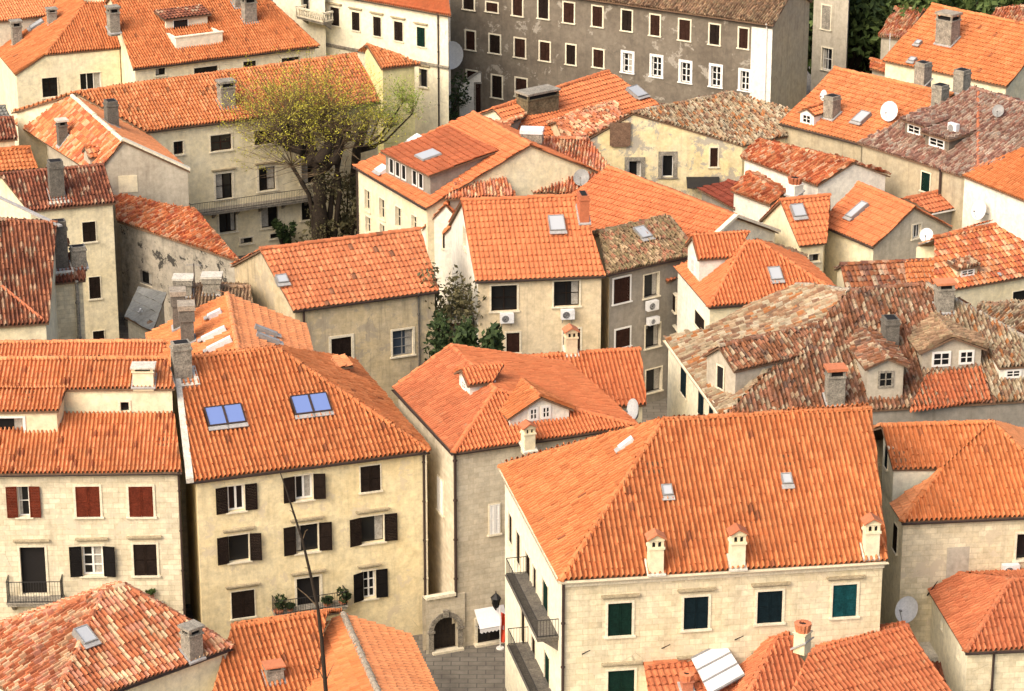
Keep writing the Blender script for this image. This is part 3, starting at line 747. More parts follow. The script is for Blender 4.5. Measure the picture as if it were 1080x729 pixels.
roofmat('tile_maroon', [(0, (0.220, 0.050, 0.028)), (1, (0.270, 0.065, 0.036))], .2)
roofmat('tile_bright2', [(0, (0.600, 0.200, 0.073)), (.5, (0.640, 0.225, 0.082)), (1, (0.680, 0.260, 0.101))], .2, .05, dark=.1)
wallmat('plaster_grey2', (.58, .50, .36), (.66, .58, .43), st=.3, streak=.3, stone=.2)
wallmat('plaster_grey3', (.50, .41, .26), (.42, .36, .25), st=.45, streak=.55)
roofmat('tile_rust', [(0, (0.420, 0.120, 0.050)), (1, (0.480, 0.145, 0.059))], .18)
roofmat('tile_worn2', [(0, (0.580, 0.200, 0.073)), (.5, (0.620, 0.230, 0.091)), (.8, (0.660, 0.280, 0.119)), (.97, (0.270, 0.110, 0.046))], .2, .12, (0.400, 0.300, 0.120), dark=.1)
roofmat('tile_old_red2', [(0, (0.320, 0.115, 0.056)), (.3, (0.420, 0.165, 0.082)), (.58, (0.230, 0.085, 0.046)), (.86, (0.480, 0.300, 0.180))], .3, .1, dark=.2)
roofmat('cream_sheet', [(0, (0.620, 0.550, 0.400)), (1, (0.660, 0.600, 0.450))], .12)
plain('stone_moss', (.20, .16, .09), .95, .5, scale=1.5); plain('stone_brown', (.22, .13, .08), .95, .4)
wallmat('plaster_cream2', (.76, .65, .40), (.84, .74, .50), st=.45, streak=.35)
wallmat('plaster_yellow2', (.72, .64, .28), (.78, .70, .38), st=.25, streak=.2)
STYLE['slab'] = dict(col=.9, row=.7, amp=.0, step=.05, jit=.02, sag=.03)
STYLE['sheet'] = dict(col=.4, row=2.0, amp=.02, step=.0, jit=.0, sag=.03)

plain('curtain', (.42, .39, .33), .9, .3)
# ------------------------------------------------------------------ ground
def sheet(name, x0, x1, y0, y1, z, mat, kind='structure'):
    mb = MB(); n = 24
    vs = [(x0 + (x1 - x0) * i / n, y0 + (y1 - y0) * j / n, z) for i in range(n + 1) for j in range(n + 1)]
    mb.add(vs, [(i * (n + 1) + j, (i + 1) * (n + 1) + j, (i + 1) * (n + 1) + j + 1, i * (n + 1) + j + 1) for i in range(n) for j in range(n)])
    return tag(mb.build(name, [mat]), kind=kind)
sheet('ground', -1500, 1500, -200, 2600, -.05, 'grass_ground')
sheet('street_paving', -90, 110, 80, 300, 0.0, 'paving')
def vplane(a, b): d = (b - a); return Pl(a, V((d.y, -d.x, 0)))
def shed(h, A, B, slope, tl, tr, mat, st, inset=.2, base=-.3, caps=False, capmat=None):
    """single slope roof with walls all round"""
    pl = slope_plane(A, B, slope); tl, tr = pl.hit(*tl), pl.hit(*tr)
    f = [[A, B, tr, tl]]; w0 = len(h.walls)
    h.roof(f, mat, st, [(tl, tr)] if caps else [], capmat); h.wall([(A, 1), (B, 1), (tr, 1), (tl, 1)], f, inset, base)
    return dict(front=pl, w=w0, A=A, B=B, Rl=tl, Rr=tr)
def ridge_block(h, r0, r1, wl, wr, slope, mat='tile_new', st='new', hip0=0, hip1=0, inset=.2, base=-.3, capmat=None, matl=None, caps=True, slope_l=None):
    """ridge running away from the eye from r0 to r1; walls: 0 right, 1 back, 2 left, 3 front"""
    d = V((r1.x - r0.x, r1.y - r0.y, 0)).normalized(); rt = V((d.y, -d.x, 0)); t = math.tan(rad(slope)); tl = math.tan(rad(slope_l or slope))
    q0, q1 = [r + rt * wr - UP * wr * t for r in (r0, r1)]; l0, l1 = [r - rt * wl - UP * wl * tl for r in (r0, r1)]
    a, b = r0 + d * hip0, r1 - d * hip1
    fr, fl = [[q0, q1, b, a]], [[l1, l0, a, b]]; cp = [(a, b)]
    ring = [(q0, 1), (q1, 1)] + ([] if hip1 else [(b, 0)]) + [(l1, 1), (l0, 1)] + ([] if hip0 else [(a, 0)])
    ex = []
    if hip0: ex.append([l0, q0, a]); cp += [(l0, a), (q0, a)]
    if hip1: ex.append([q1, l1, b]); cp += [(q1, b), (l1, b)]
    cp = cp if caps else []
    if matl and matl != mat: h.roof(fr + ex, mat, st, cp, capmat); h.roof(fl, matl, st)
    else: h.roof(fr + fl + ex, mat, st, cp, capmat)
    w0 = len(h.walls); h.wall(ring, fr + fl + ex, inset, base)
    return dict(right=plane3(q0, q1, a), left=plane3(l1, l0, a), q0=q0, q1=q1, l0=l0, l1=l1, r0=a, r1=b, w=w0, front=plane3(l0, q0, a) if hip0 else None)

# ------------------------------------------------------------------ stone house on the left, red shutters
E = 10.9
h = House('stone_house', 'pale stone house with red shutters and an iron balcony, at the left edge', 'house', 'stone_pale')
A, B = at(-70, 501, E), at(192, 498, E); pl = slope_plane(A, B, 24); Tl, Tr = pl.hit(-70, 436), pl.hit(184, 436)
low = [[A, B, Tr, Tl]]; h.roof(low, 'tile_worn_new', 'new'); h.wall([(A, 1), (B, 1), (Tr, 1), (Tl, 1)], low, .22)
vp = vplane(Tl, Tr); Ua, Ub = vp.hit(-70, 412), vp.hit(185, 410)
up = h.block(Ua, Ub, 24, (-70, 379), (177, 378), mat='tile_worn_new', st='new', inset=.15)
U = up['front']; e = [U.hit(-70, 436), U.hit(62, 433.5), U.hit(71, 409), U.hit(-70, 409)]
h.roof([e], 'tile_worn_new', 'new'); h.wall([(q, 1) for q in e], [e], .16, mat='plaster_cream'); wl = len(h.walls) - 4
h.win(wl, -10, 441, 25, 460, 'dark', fr='white_paint', cs='white_paint', nx=1, nz=1)
h.win(up['w'], 127, 424, 136, 434, 'dark', cs=None)
for W in h.walls[up['w']:up['w'] + 4]: W['mat'] = 'plaster_cream'
h.win(0, 19, 513, 31, 545, 'half', 'shutter_red', sw=.55, nx=1, nz=2)
h.win(0, 80, 513, 105.5, 545, 'shut', 'shutter_red', y=.0); h.win(0, 136, 513, 161.5, 545, 'shut', 'shutter_red', y=.0)
h.win(0, 22, 577, 48.5, 627, 'dark', cs=None, lintel=True, lg=.25, glass='void')
h.win(0, 87, 576, 109, 607, 'open', 'shutter_black', sw=.62, lintel=True, lg=.3, nz=3, ct=.09)
h.win(0, 141, 574, 165.5, 607, 'shut', 'shutter_dark', lintel=True, y=-.03, lg=.3)
h.finish(); gutter(h, A, B)
balcony(h, 0, 7, 64, 637, 614, .9)
pipe(h, 0, 191, 560)
chimney(h, 1, U, 152, 404, 1.05, .8, 1.0, 'slab', 'plaster_cream')
mb = MB(); W = h.walls[0]; M = frame(h.wplane(0).hit(160, 634), W['d'], W['n'], UP); mb.box(M, -.62, .62, 0, .38, -.1, 0, 0); mb.build('ledge', ['stone_grey'], h.root)
lx = h.wplane(0).hit(160, 632) + W['n'] * .2
# low pale orange house behind it
h = House('house', 'pale orange roofed low house directly behind the stone house with red shutters', 'house', 'plaster_cream')
A, B = at(-70, 392, 12.0), at(180, 390, 12.0)
h.block(A, B, 22, (-70, 363), (172, 360), mat='tile_light', st='new'); h.finish()

# ------------------------------------------------------------------ house with the blue skylights
E = 10.45
h = House('house', 'cream house with two pairs of blue skylights, dark brown shutters and a planted balcony', 'house', 'plaster_warm')
A, B = at(203, 508, E), at(453, 476, E)
b = h.block(A, B, 29, (187, 381), (291, 366), re='h', mat='tile_new', st='rib', level=True)
hr = b['Rl'].z; r0, r1 = b['Rl'].lerp(b['Rr'], .62), at(240, 311, hr - .1)
d = (r1 - r0); r1.z = r0.z = hr - .05
wg = ridge_block(h, r0, r1, 4.6, 4.3, 25, 'tile_light', 'flat', matl='tile_bright')  # right slope in paler tile: its lighter look is put into the colour
# windows
S = 'shutter_dark'
h.win(0, 240, 512, 258, 539, 'open', S, sw=.62, t=.06, nx=2, nz=1, ct=.09); h.win(0, 311, 501, 330, 527, 'open', S, sw=.62, t=.06, nx=2, nz=1, ct=.09); h.win(0, 380, 491, 401, 518, 'shut', S, t=.06, y=.0)
h.win(0, 241, 564, 263, 592, 'open', S, lintel=True, t=.06, cs=None); h.win(0, 312, 553, 336, 582, 'open', S, lintel=True, t=.06, cs=None); h.win(0, 381, 544, 405, 572, 'open', S, lintel=True, t=.06, cs=None)
h.win(0, 244, 623, 268.5, 651, 'shut', S, lintel=True, t=.05, y=.0); h.win(0, 313, 609, 338, 643, 'dark', lintel=True, cs=None, glass='void')
h.win(0, 383, 602, 396, 631, 'open', 'shutter_black', sw=.62, lintel=True, ct=.07)
h.finish(); gutter(h, A, B)
balcony(h, 0, 291, 366, 645, 631, .8)
pipe(h, 0, 447, 560); pipe(h, 0, 449.5, 560, 'cream_metal', .05)
fp = b['front']
for x, y in ((237, 441), (327.5, 429)):
    skylight(h, 0, fp, x, y, .98, 1.28, 'blue', 2)
for x, y in ((227, 355), (233, 366)): skylight(h, 2, wg['left'], x, y, .3, 1.4, 'vent')
skylight(h, 2, wg['left'], 228, 334, .35, .8, 'vent')
for x, y in ((279, 352), (281, 360)): skylight(h, 1, wg['right'], x, y, .35, 1.3, 'white')
mb = MB(); iw = inward(A, B); n = fp.n; dl = (b['Rl'] - b['A']); sd = -(B - A).normalized()     # white verge along the left gable
q = [b['A'] - dl * .01, b['Rl'] - dl * .12]
mb.prism([q[0] + sd * .32, q[0] - sd * .06, q[1] - sd * .06, q[1] + sd * .22], UP * .26); mb.build('verge', ['mortar_white'], h.root)
chimney(h, 0, fp, 192, 397, .95, .75, 1.9, 'brick', 'stone_grey')
mb = MB(); M = roof_frame(fp, fp.hit(193, 399)); mb.box(M, -.75, -.52, -.7, .6, 0, .2, 0); mb.box(M, .52, .75, -.7, .6, 0, .2, 0); mb.box(M, -.52, .52, -.7, -.5, 0, .2, 0); mb.build('flashing', ['mortar_white'], h.roof_objs[0])
L = wg['left']
chimney(h, 2, L, 198, 362, .85, .7, 2.3, 'cap', 'stone_dark', 'mortar_grey'); chimney(h, 2, L, 189, 345, .75, .65, 2.2, 'cap', 'stone_dark', 'mortar_grey')
dormer(h, b['right'], 366, 392, 1.5, .5, 'shed', 'clay', 'tile_light', 'flat', s2=2)
# balcony planting
def leaf_clump(mb, c, rx, ry, rz, n, size, mat=0, hollow=.3):
    for _ in range(n):
        v = RNG.normal(size=3); v /= np.linalg.norm(v) + 1e-9; r = (hollow + (1 - hollow) * RNG.random()) ** .6
        p = V((c[0] + v[0] * rx * r, c[1] + v[1] * ry * r, c[2] + v[2] * rz * r)); a = V(RNG.normal(size=3)).normalized(); b_ = a.cross(V(RNG.normal(size=3))).normalized(); s = size * (.6 + RNG.random() * .8)
        mb.add([p - a * s, p + b_ * s * .5, p + a * s, p - b_ * s * .5], [(0, 1, 2, 3)], mat)
def potted(p, r, hgt, label, leafm='leaf_dark', cat='plant', group=None):
    o = empty('potted_plant', p); tag(o, label, cat, group)
    mb = MB(); mb.tube(p, p + UP * .28, r * .42, r * .55, 10); mb.build('pot', ['clay'], o)
    mb = MB()
    for k in range(5):
        leaf_clump(mb, p + V((random.uniform(-.4, .4) * r, random.uniform(-.4, .4) * r, .3 + hgt * (.2 + .7 * random.random()))), r * .6, r * .6, hgt * .3, 40, .10)
    mb.build('foliage', [leafm], o)
W = h.walls[0]; vb = Pl(W['o'] + W['n'] * .45, W['n'])
for x, y, r, t, lb in ((294, 648, .5, .8, 'bushy dark potted plant at the left end of the planted balcony'), (362, 633, .45, .7, 'bushy dark potted plant at the right end of the planted balcony'), (345, 639, .35, .35, 'low dark potted plant on the balcony, right of its door'), (306, 646, .3, .3, 'low dark potted plant on the balcony, left of its door')):
    p = vb.hit(x, y); p.z = vb.hit(328, 645).z + .06; potted(p, r, t, lb)

# ------------------------------------------------------------------ stone corner house with the pediment
E = 11.1
h = House('stone_house', 'grey stone corner house with a cream pediment dormer, beside the arched gate', 'house', 'stone_rough')
A, B, C = at(478, 478, E), at(672, 449, E), at(415, 410, E)
fp = slope_plane(A, B, 30); R1 = fp.hit(523, 411); dv = C - A; D = B + dv
lp = plane3(C, A, R1); R0 = R1 + dv * .86
g = at(509, 361, R1.z); R0 = R1 + dv * max(.5, min(1.0, (g - R1).dot(dv) / dv.dot(dv)))
fL, fF, fR, fB = [C, A, R1, R0], [A, B, R1], [B, D, R0, R1], [D, C, R0]
h.roof([fF, fR, fB], 'tile_red_new', 'new', [(A, R1), (B, R1), (R1, R0), (D, R0), (C, R0)]); h.roof([fL], 'tile_red', 'new')
h.wall([(A, 1), (B, 1), (D, 1), (C, 1)], [fL, fF, fR, fB], .2)
h.win(0, 516, 532, 527, 563, 'shut', 'white_paint', t=.05, y=.02)
h.win(3, 462, 505, 468, 540, 'shut', 'white_paint', t=.05, y=.02)
h.finish(); gutter(h, A, B); gutter(h, C, A)
dormer(h, fp, 569, 446, 3.3, .55, 'gable', 'plaster_white', 'tile_new', 'new', rise=.52, win=[(-.35, .25, .4, .6), (.35, .25, .4, .6)], over=.22)
dormer(h, lp, 490, 413, 1.7, .75, 'gable', 'plaster_white', 'tile_red_new', 'new', rise=.5, win=[(0, .15, .6, .4)], arch=True, over=.25)
chimney(h, 0, fp, 557, 473, .6, .5, 1.35, 'gable', 'plaster_cream')
pipe(h, 0, 479.5, 560, r=.08, z0=3)
# gate between the two houses
W3 = h.walls[0]; pw = Pl(W3['o'] + W3['n'] * .12, W3['n'])
def gp(x, y): return pw.hit(x, y)
r = empty('stone_gateway', V((gp(470, 690).x, gp(470, 690).y, 0))); tag(r, 'grey stone gateway with a round arch and dark wooden door, closing an alley', 'gateway')
M = frame(V((gp(470, 690).x, gp(470, 690).y, 0)), W3['d'], W3['n'], UP); zt = gp(470, 629).z; xr = .68; zs = gp(470, 663).z
xl, xR = (gp(449, 660) - M.translation).dot(W3['d']), (gp(490.5, 660) - M.translation).dot(W3['d'])
mb = MB(); arc = [(xr * math.cos(math.pi * k / 14), zs + xr * math.sin(math.pi * k / 14)) for k in range(15)]
for yy in (0, -.5):
    mb.add([M @ V((x, yy, z)) for x, z in [(xl, 0), (-xr, 0), (-xr, zs), (-xr, zt), (xl, zt)]], [(0, 1, 2, 3, 4)], 0, [(x, z) for x, z in [(xl, 0), (-xr, 0), (-xr, zs), (-xr, zt), (xl, zt)]])
    mb.add([M @ V((x, yy, z)) for x, z in [(xr, 0), (xR, 0), (xR, zt), (xr, zt), (xr, zs)]], [(0, 1, 2, 3, 4)], 0, [(x, z) for x, z in [(xr, 0), (xR, 0), (xR, zt), (xr, zt), (xr, zs)]])
    for k in range(14):
        a_, b_ = arc[k], arc[k + 1]; q = [a_, (a_[0], zt), (b_[0], zt), b_]; mb.add([M @ V((x, yy, z)) for x, z in q], [(0, 1, 2, 3)], 0, q)
mb.add([M @ V(q) for q in ((xl, 0, zt), (xR, 0, zt), (xR, -.5, zt), (xl, -.5, zt))], [(0, 1, 2, 3)]); mb.add([M @ V(q) for q in ((xR, 0, 0), (xR, -.5, 0), (xR, -.5, zt), (xR, 0, zt))], [(0, 1, 2, 3)])
prof = [(xr, 0)] + arc + [(-xr, 0)]
for k in range(len(prof) - 1):
    a_, b_ = prof[k], prof[k + 1]; mb.add([M @ V((a_[0], 0, a_[1])), M @ V((b_[0], 0, b_[1])), M @ V((b_[0], -.4, b_[1])), M @ V((a_[0], -.4, a_[1]))], [(0, 1, 2, 3)])
mb.build('wall', ['stone_rough'], r)
mb = MB()
for k in range(14):                                   # voussoirs
    t0, t1 = math.pi * k / 14 + .012, math.pi * (k + 1) / 14 - .012; ro = xr + .26
    q = [(xr * math.cos(t0), zs + xr * math.sin(t0)), (ro * math.cos(t0), zs + ro * math.sin(t0)), (ro * math.cos(t1), zs + ro * math.sin(t1)), (xr * math.cos(t1), zs + xr * math.sin(t1))]
    mb.prism([M @ V((x, .003, z)) for x, z in q], W3['n'] * .1)
for s_ in (-1, 1): mb.box(M, s_ * (xr + .13) - .13, s_ * (xr + .13) + .13, .003, .09, 0, zs - .12); mb.box(M, s_ * (xr + .13) - .19, s_ * (xr + .13) + .19, .003, .16, zs - .119, zs)
mb.box(M, -.14, .14, .004, .17, zs + xr + .02, zs + xr + .42); mb.build('arch', ['stone_grey'], r)
xe = (gp(480, 630) - M.translation).dot(W3['d']); mb = MB(); mb.box(M, xl, xe, -.1, .16, zt + .002, zt + .16); mb.build('ledge', ['stone_trim'], r)
mb = MB()
for k in range(8):
    x = -xr + 2 * xr * k / 8; zz = zs + math.sqrt(max(0, xr ** 2 - max(abs(x), abs(x + 2 * xr / 8)) ** 2)); mb.box(M, x + .008, x + 2 * xr / 8 - .008, -.42, -.36, .05, zz)
mb.tube(M @ V((.12, -.36, 1.1)), M @ V((.12, -.3, 1.1)), .05, .05, 8); mb.build('door', ['wood_dark'], r)
mb = MB(); mb.box(M, -xr - .1, xr + .25, -.1, .3, 0, .12); mb.build('step', ['stone_trim'], r)
# shop front with awning beside the gate
pw = Pl(W3['o'], W3['n']); c = pw.hit(515, 684); o = V((c.x, c.y, 0)); M = frame(o, W3['d'], W3['n'], UP)
xx = lambda x, y: (pw.hit(x, y) - o).dot(W3['d']); zz = lambda y: pw.hit(514, y).z
r = empty('shop_front', o); tag(r, 'dark shop doorway with a stone frame in the street, right of the arched gate', 'shop front')
x0, x1 = xx(503, 670), xx(527, 670); zt = zz(655)
mb = MB(); mb.box(M, x0 - .14, x0, .003, .12, 0, zt + .3); mb.box(M, x1, x1 + .14, .003, .12, 0, zt + .3); mb.box(M, x0, x1, .003, .12, zt, zt + .3); mb.box(M, x0 - .2, x1 + .2, .003, .4, 0, .12, 0); mb.build('door_frame', ['stone_trim'], r)
mb = MB(); mb.box(M, x0, x1, .004, .05, .12, zt, 0); casement(mb, M, x0, (x0 + x1) / 2, .14, zt, .05, 1, 1, 2, .06); casement(mb, M, (x0 + x1) / 2, x1, .14, zt, .05, 1, 1, 2, .06); mb.build('door', ['void', 'wood_dark'], r)
r = empty('awning', o + UP * zt); tag(r, 'white fabric awning over the shop doorway beside the arched gate', 'awning')
a0, a1, za = xx(500, 645), xx(531, 645), zz(641); yo, zo = .85, za - .75
mb = MB(); q = [(a0, .02, za), (a1, .02, za), (a1, yo, zo), (a0, yo, zo)]; mb.prism([M @ V(p) for p in q], UP * .03)
n = 8
for k in range(n):
    u0, u1 = a0 + (a1 - a0) * k / n, a0 + (a1 - a0) * (k + 1) / n; mb.prism([M @ V(p) for p in ((u0, yo, zo + .02), (u1, yo, zo + .02), (u1, yo, zo - .18), ((u0 + u1) / 2, yo + .01, zo - .26), (u0, yo, zo - .18))], W3['n'] * .012)
mb.build('canopy', ['canvas_white'], r)
mb = MB()
for u in (a0 + .05, a1 - .05): mb.tube(M @ V((u, .02, za - .9)), M @ V((u, yo, zo)), .02, .02, 6)
mb.tube(M @ V((a0, yo, zo)), M @ V((a1, yo, zo)), .02, .02, 6); mb.build('awning_arm', ['grey_metal'], r)
# wall lantern
p = pw.hit(519, 630) + W3['n'] * .55; r = empty('wall_lantern', pw.hit(519, 636)); tag(r, 'black iron wall lantern above the white awning', 'lantern')
mb = MB()
mb.tube(p - UP * .32, p + UP * .2, .13, .24, 6, 0, True); mb.build('lamp_glass', ['glass'], r)
mb = MB(); mb.tube(p + UP * .2, p + UP * .45, .30, .06, 6); mb.tube(p + UP * .45, p + UP * .6, .04, .02, 6); mb.tube(p - UP * .42, p - UP * .32, .03, .15, 6)
for k in range(6): t = 2 * math.pi * k / 6; mb.tube(p + V((.13 * math.cos(t), .13 * math.sin(t), -.32)), p + V((.25 * math.cos(t), .25 * math.sin(t), .2)), .02, .02, 4)
mb.build('lamp_frame', ['iron'], r)
mb = MB(); f0 = pw.hit(519, 636); mb.path([f0, f0 + W3['n'] * .3 - UP * .15, p - UP * .5 , p - UP * .4], [.03] * 4, 6); mb.build('bracket', ['iron'], r)
# folded red parasol / flag by the shop
p = pw.hit(521, 692) + W3['n'] * .9; p.z = 0; r = empty('flag', p); tag(r, 'red flag hanging from a white pole in the street by the shop doorway', 'flag')
mb = MB(); mb.tube(p, p + UP * 2.35, .03, .025, 8); mb.tube(p, p + UP * .07, .22, .2, 12); mb.build('pole', ['white_paint'], r)
mb = MB(); d = W3['d']; n = W3['n']; vs = []
for i in range(9):
    for j in range(5):
        z = 2.1 - i * .22; wv = (.30 + .26 * math.exp(-((i - 4) / 2.0) ** 2)) * j / 4; vs.append(p + d * (.04 + wv) + n * (.07 * math.sin(j * 2.2 + i * .5)) + UP * (z - .06 * j * (1 if i < 4 else .2)))
fs = [(i * 5 + j, i * 5 + j + 1, (i + 1) * 5 + j + 1, (i + 1) * 5 + j) for i in range(8) for j in range(4)]
mb.add(vs, fs); mb.add([v + n * .012 for v in vs], [f[::-1] for f in fs]); mb.build('cloth', ['cloth_red'], r)

# ------------------------------------------------------------------ big house with three white chimneys
E = 12.0
h = House('house', 'large house with three white gabled chimneys along its orange eave and dark green shutters', 'house', 'stone_warm')
A, B = at(591, 613, E), at(937, 592, E); C = at(527, 493, E)
b = h.block(A, B, 33, (700, 446), (918, 429), le='h', re='g', mat='tile_new', st='rib', a2=C, level=True)
G = 'shutter_green'
for x0, y0, x1, y1, c in ((641, 636, 666.5, 670.5, G), (721, 629.5, 747, 663.5, 'shutter_night'), (798.5, 623.5, 825, 657, 'shutter_night'), (878, 616.5, 903.5, 650.5, 'shutter_teal'), (641, 707, 669, 746, G), (720, 700, 746, 738, G), (798, 694, 824, 730, G), (878, 687, 903, 722, G)):
    h.win(0, x0, y0, x1, y1, 'shut', c, lintel=True, lg=.26, le=.25, y=-.06)
w = 3
for x0, y0, x1, y1 in ((572.5, 614, 578.5, 654), (574.5, 690, 580, 730), (555, 585, 559.5, 622), (545, 562, 549, 596), (537, 543, 540.5, 574), (562.5, 598, 566, 636), (561, 672, 565, 705), (550, 645, 554, 680)):
    h.win(w, x0, y0, x1, y1, 'shut', 'shutter_dark' if x0 < 570 else G, t=.06, y=-.06)
h.walls[w]['mat'] = 'plaster_bright'
h.finish(); cornice(h, 0, E - .02, .36, .2, 'stone_trim'); gutter(h, A, B, 'cream_metal'); gutter(h, C, A, 'cream_metal'); pipe(h, 0, 593.5, 660, r=.07)
fp = b['front']
for x, y in ((691, 601), (777, 595.5), (918, 584)): chimney(h, 0, fp, x, y, .66, .58, 1.8, 'gable', 'plaster_cream')
skylight(h, 0, fp, 703, 520, .5, .6, 'white'); skylight(h, 0, fp, 829, 508, .5, .6, 'white'); skylight(h, 0, b['left'], 663, 471, .35, .8, 'vent')
balcony(h, 3, 534, 567, 641, 622, 1.0, 'iron', 'stone_dark', 'bars', 3)
balcony(h, 3, 536, 570, 718, 699, 1.0, 'iron', 'stone_dark', 'bars', 3)
big = (h, b)
# iron wall hooks on the facade
for x, y in ((614, 690), (698, 684), (775, 675)):
    p = h.wplane(0).hit(x, y); n = h.walls[0]['n']; mb = MB(); mb.tube(p, p + n * .5 + UP * .42 + h.walls[0]['d'] * .28, .03, .02, 5); mb.build('wall_anchor', ['iron'], h.root)

# ------------------------------------------------------------------ right house
E = 11.3
h = House('house', 'cream house with a bright orange roof and recessed roof corner, at the right edge', 'house', 'stone_warm')
A, B = at(951, 551, E), at(1150, 542, E)
pl = slope_plane(A, B, 28)
k1, k2 = pl.hit(993, 495), pl.hit(941, 495); T1, T2 = pl.hit(929, 449), pl.hit(1046, 446)
T2.z = T1.z = (T1.z + T2.z) / 2
f1 = [k2, k1, pl.hit(1046, 447), T1]; 
bR = pl.hit(1150, 543)
iw = inward(A, B); depth = iw.dot(T1 - A)
B2, A2 = B + iw * 2 * depth, A + iw * 2 * depth; A2 = V((A2.x - .8, A2.y, A2.z))
# main slope in convex pieces: upper left, right, and the hip skirt below the recess
f2 = [A, B, T2, k1]; sk = A + (k1 - A) * 1.0
T2.z = pl.z(T2.x, T2.y)
f3 = [B, B2, T2]; T1b = T1
f4 = [B2, A2, T1, T2]
h.roof([f1, f2], 'tile_bright', 'rib', [(T1, T2), (A, k1), (B, T2)]); h.roof([f3, f4], 'tile_light', 'new')
Lc = at(938, 531, E); Lf = [Lc, A, k1]; h.roof([Lf], 'tile_light', 'flat')
h.wall([(A, 1), (B, 1), (B2, 1), (A2, 1), (Lc, 1)], [f2, f3, f4, f1, Lf], .12)
h.wall([(k2, 1), (k1, 1), (T1, 1)], [f1], .1, base=9, mat='plaster_bright')
h.walls[4]['mat'] = h.walls[3]['mat'] = 'plaster_bright'  # left walls painted brighter to offset the shade of the narrow alley
h.win(0, 1072, 563, 1090, 590, 'dark', cs=None); h.win(4, 943, 553, 947, 582, 'shut', 'shutter_dark', t=.04, y=.02)
h.win(len(h.walls) - 1, 934.5, 470, 937, 494, 'shut', 'shutter_night', t=.04, y=.02)
h.finish(); gutter(h, A, B)
mb = MB(); W = h.walls[0]; pq = h.wplane(0); M = frame(pq.hit(1010, 593), W['d'], W['n'], UP); mb.box(M, -.55, .55, 0, .02, -.85, .8, 0); mb.build('plaster_patch', ['plaster_grey'], h.root)
air_con(h, 0, 1064, 599, 'white air conditioner on the cream wall at the right edge, above the small hipped roof')
p = pq.hit(978, 628); mb = MB(); mb.tube(p, p + W['n'] * .6 + UP * 1.0 + W['d'] * .3, .04, .02, 5); mb.build('wall_anchor', ['iron'], h.root)

# ------------------------------------------------------------------ lower right hipped house
E = 7.5
h = House('house', 'small house with a red hipped roof and white side wall, lower right corner', 'house', 'stone_warm')
A, B, C = at(1018, 688, E), at(1150, 682, E), at(985, 633, E)
fp = slope_plane(A, B, 27); R = fp.hit(1066, 612); dv = C - A
lp = plane3(C, A, R); R0 = lp.hit(1000, 622); R0 = R + dv * .45; R2 = R + (B - A).normalized() * 3
D = B + dv * 1.6; Cb = A + dv * 1.6
f = [[A, B, R2, R], [Cb, A, R], [D, Cb, R, R2], [B, D, R2]]
h.roof(f, 'tile_red', 'rib', [(A, R), (Cb, R), (R, R2), (B, R2)]); h.wall([(A, 1), (B, 1), (D, 1), (Cb, 1)], f, .15)
h.walls[3]['mat'] = 'plaster_bright'
h.win(3, 992, 653, 994.5, 665, 'dark', t=.0, cs=None); h.win(3, 1009, 683, 1012, 696, 'dark', t=.0, cs=None)
h.finish(); gutter(h, A, B); pipe(h, 0, 1047, 700)
# ------------------------------------------------------------------ bottom right roofs
E = 6.2
h = House('house', 'low house with a brick red ribbed roof, right of the tall clay chimney pot', 'house', 'plaster_beige')
A, B = at(800, 800, E), at(1010, 742, E); 
b = h.block(A, B, 26, (852, 691), (957, 661), mat='tile_red', st='rib', level=False); h.finish()
h2 = House('house', 'low house with a hipped red roof, between white roof panel and clay chimney pot', 'house', 'plaster_beige')
A, B = at(758, 792, 6.0), at(880, 783, 6.0)
b2 = h2.block(A, B, 26, (819, 675.5), (836, 673), le='h', mat='tile_red', st='rib', level=False, a2=at(766, 692, 6.0)); h2.finish()
p1 = b2['Rr']
h3 = House('house', 'low house whose plain orange roof carries a white panel, at the bottom edge', 'house', 'plaster_cream')
A, B = at(690, 775, 6.0), at(800, 765, 6.0)
b3 = h3.block(A, B, 20, (679, 702), (768, 689), mat='tile_red', st='flat', level=False); h3.finish()
mb = MB(); fp3 = b3['front']; q = [fp3.hit(x, y) + UP * .5 for x, y in ((729, 706), (763, 688.5), (785, 723), (748, 744))]
o = V(q[0]); r = empty('roof_panel', (q[0] + q[2]) / 2); tag(r, 'white three part panel lying on the orange roof at the bottom edge, under the green shutters', 'roof panel')
for i in range(3):
    t0, t1 = i / 3 + .015, (i + 1) / 3 - .015; mb.prism([q[0].lerp(q[3], t0), q[1].lerp(q[2], t0), q[1].lerp(q[2], t1), q[0].lerp(q[3], t1)], UP * .08)
mb.build('sheet', ['white_metal'], r)
mb = MB()
for t in (0, 1 / 3, 2 / 3, 1): mb.tube(q[0].lerp(q[3], t) + UP * .05, q[1].lerp(q[2], t) + UP * .05, .07, .07, 6)
mb.build('rail', ['grey_metal'], r)
mb = MB()
for t in (.1, .5, .9):
    a_, b_ = q[0].lerp(q[3], t), q[1].lerp(q[2], t)
    for k in (.15, .85): c = a_.lerp(b_, k); mb.tube(c, c - UP * .4, .04, .04, 6)
mb.build('support', ['grey_metal'], r)
# round clay chimney pot on a stub beside them
pp = b2['Rr']; chimney(h2, 0, b2['back'], 846, 681, .55, .55, 1.15, 'pot', 'plaster_beige')
chimney(h3, 0, fp3, 724, 728, .5, .5, .9, 'pot', 'clay')
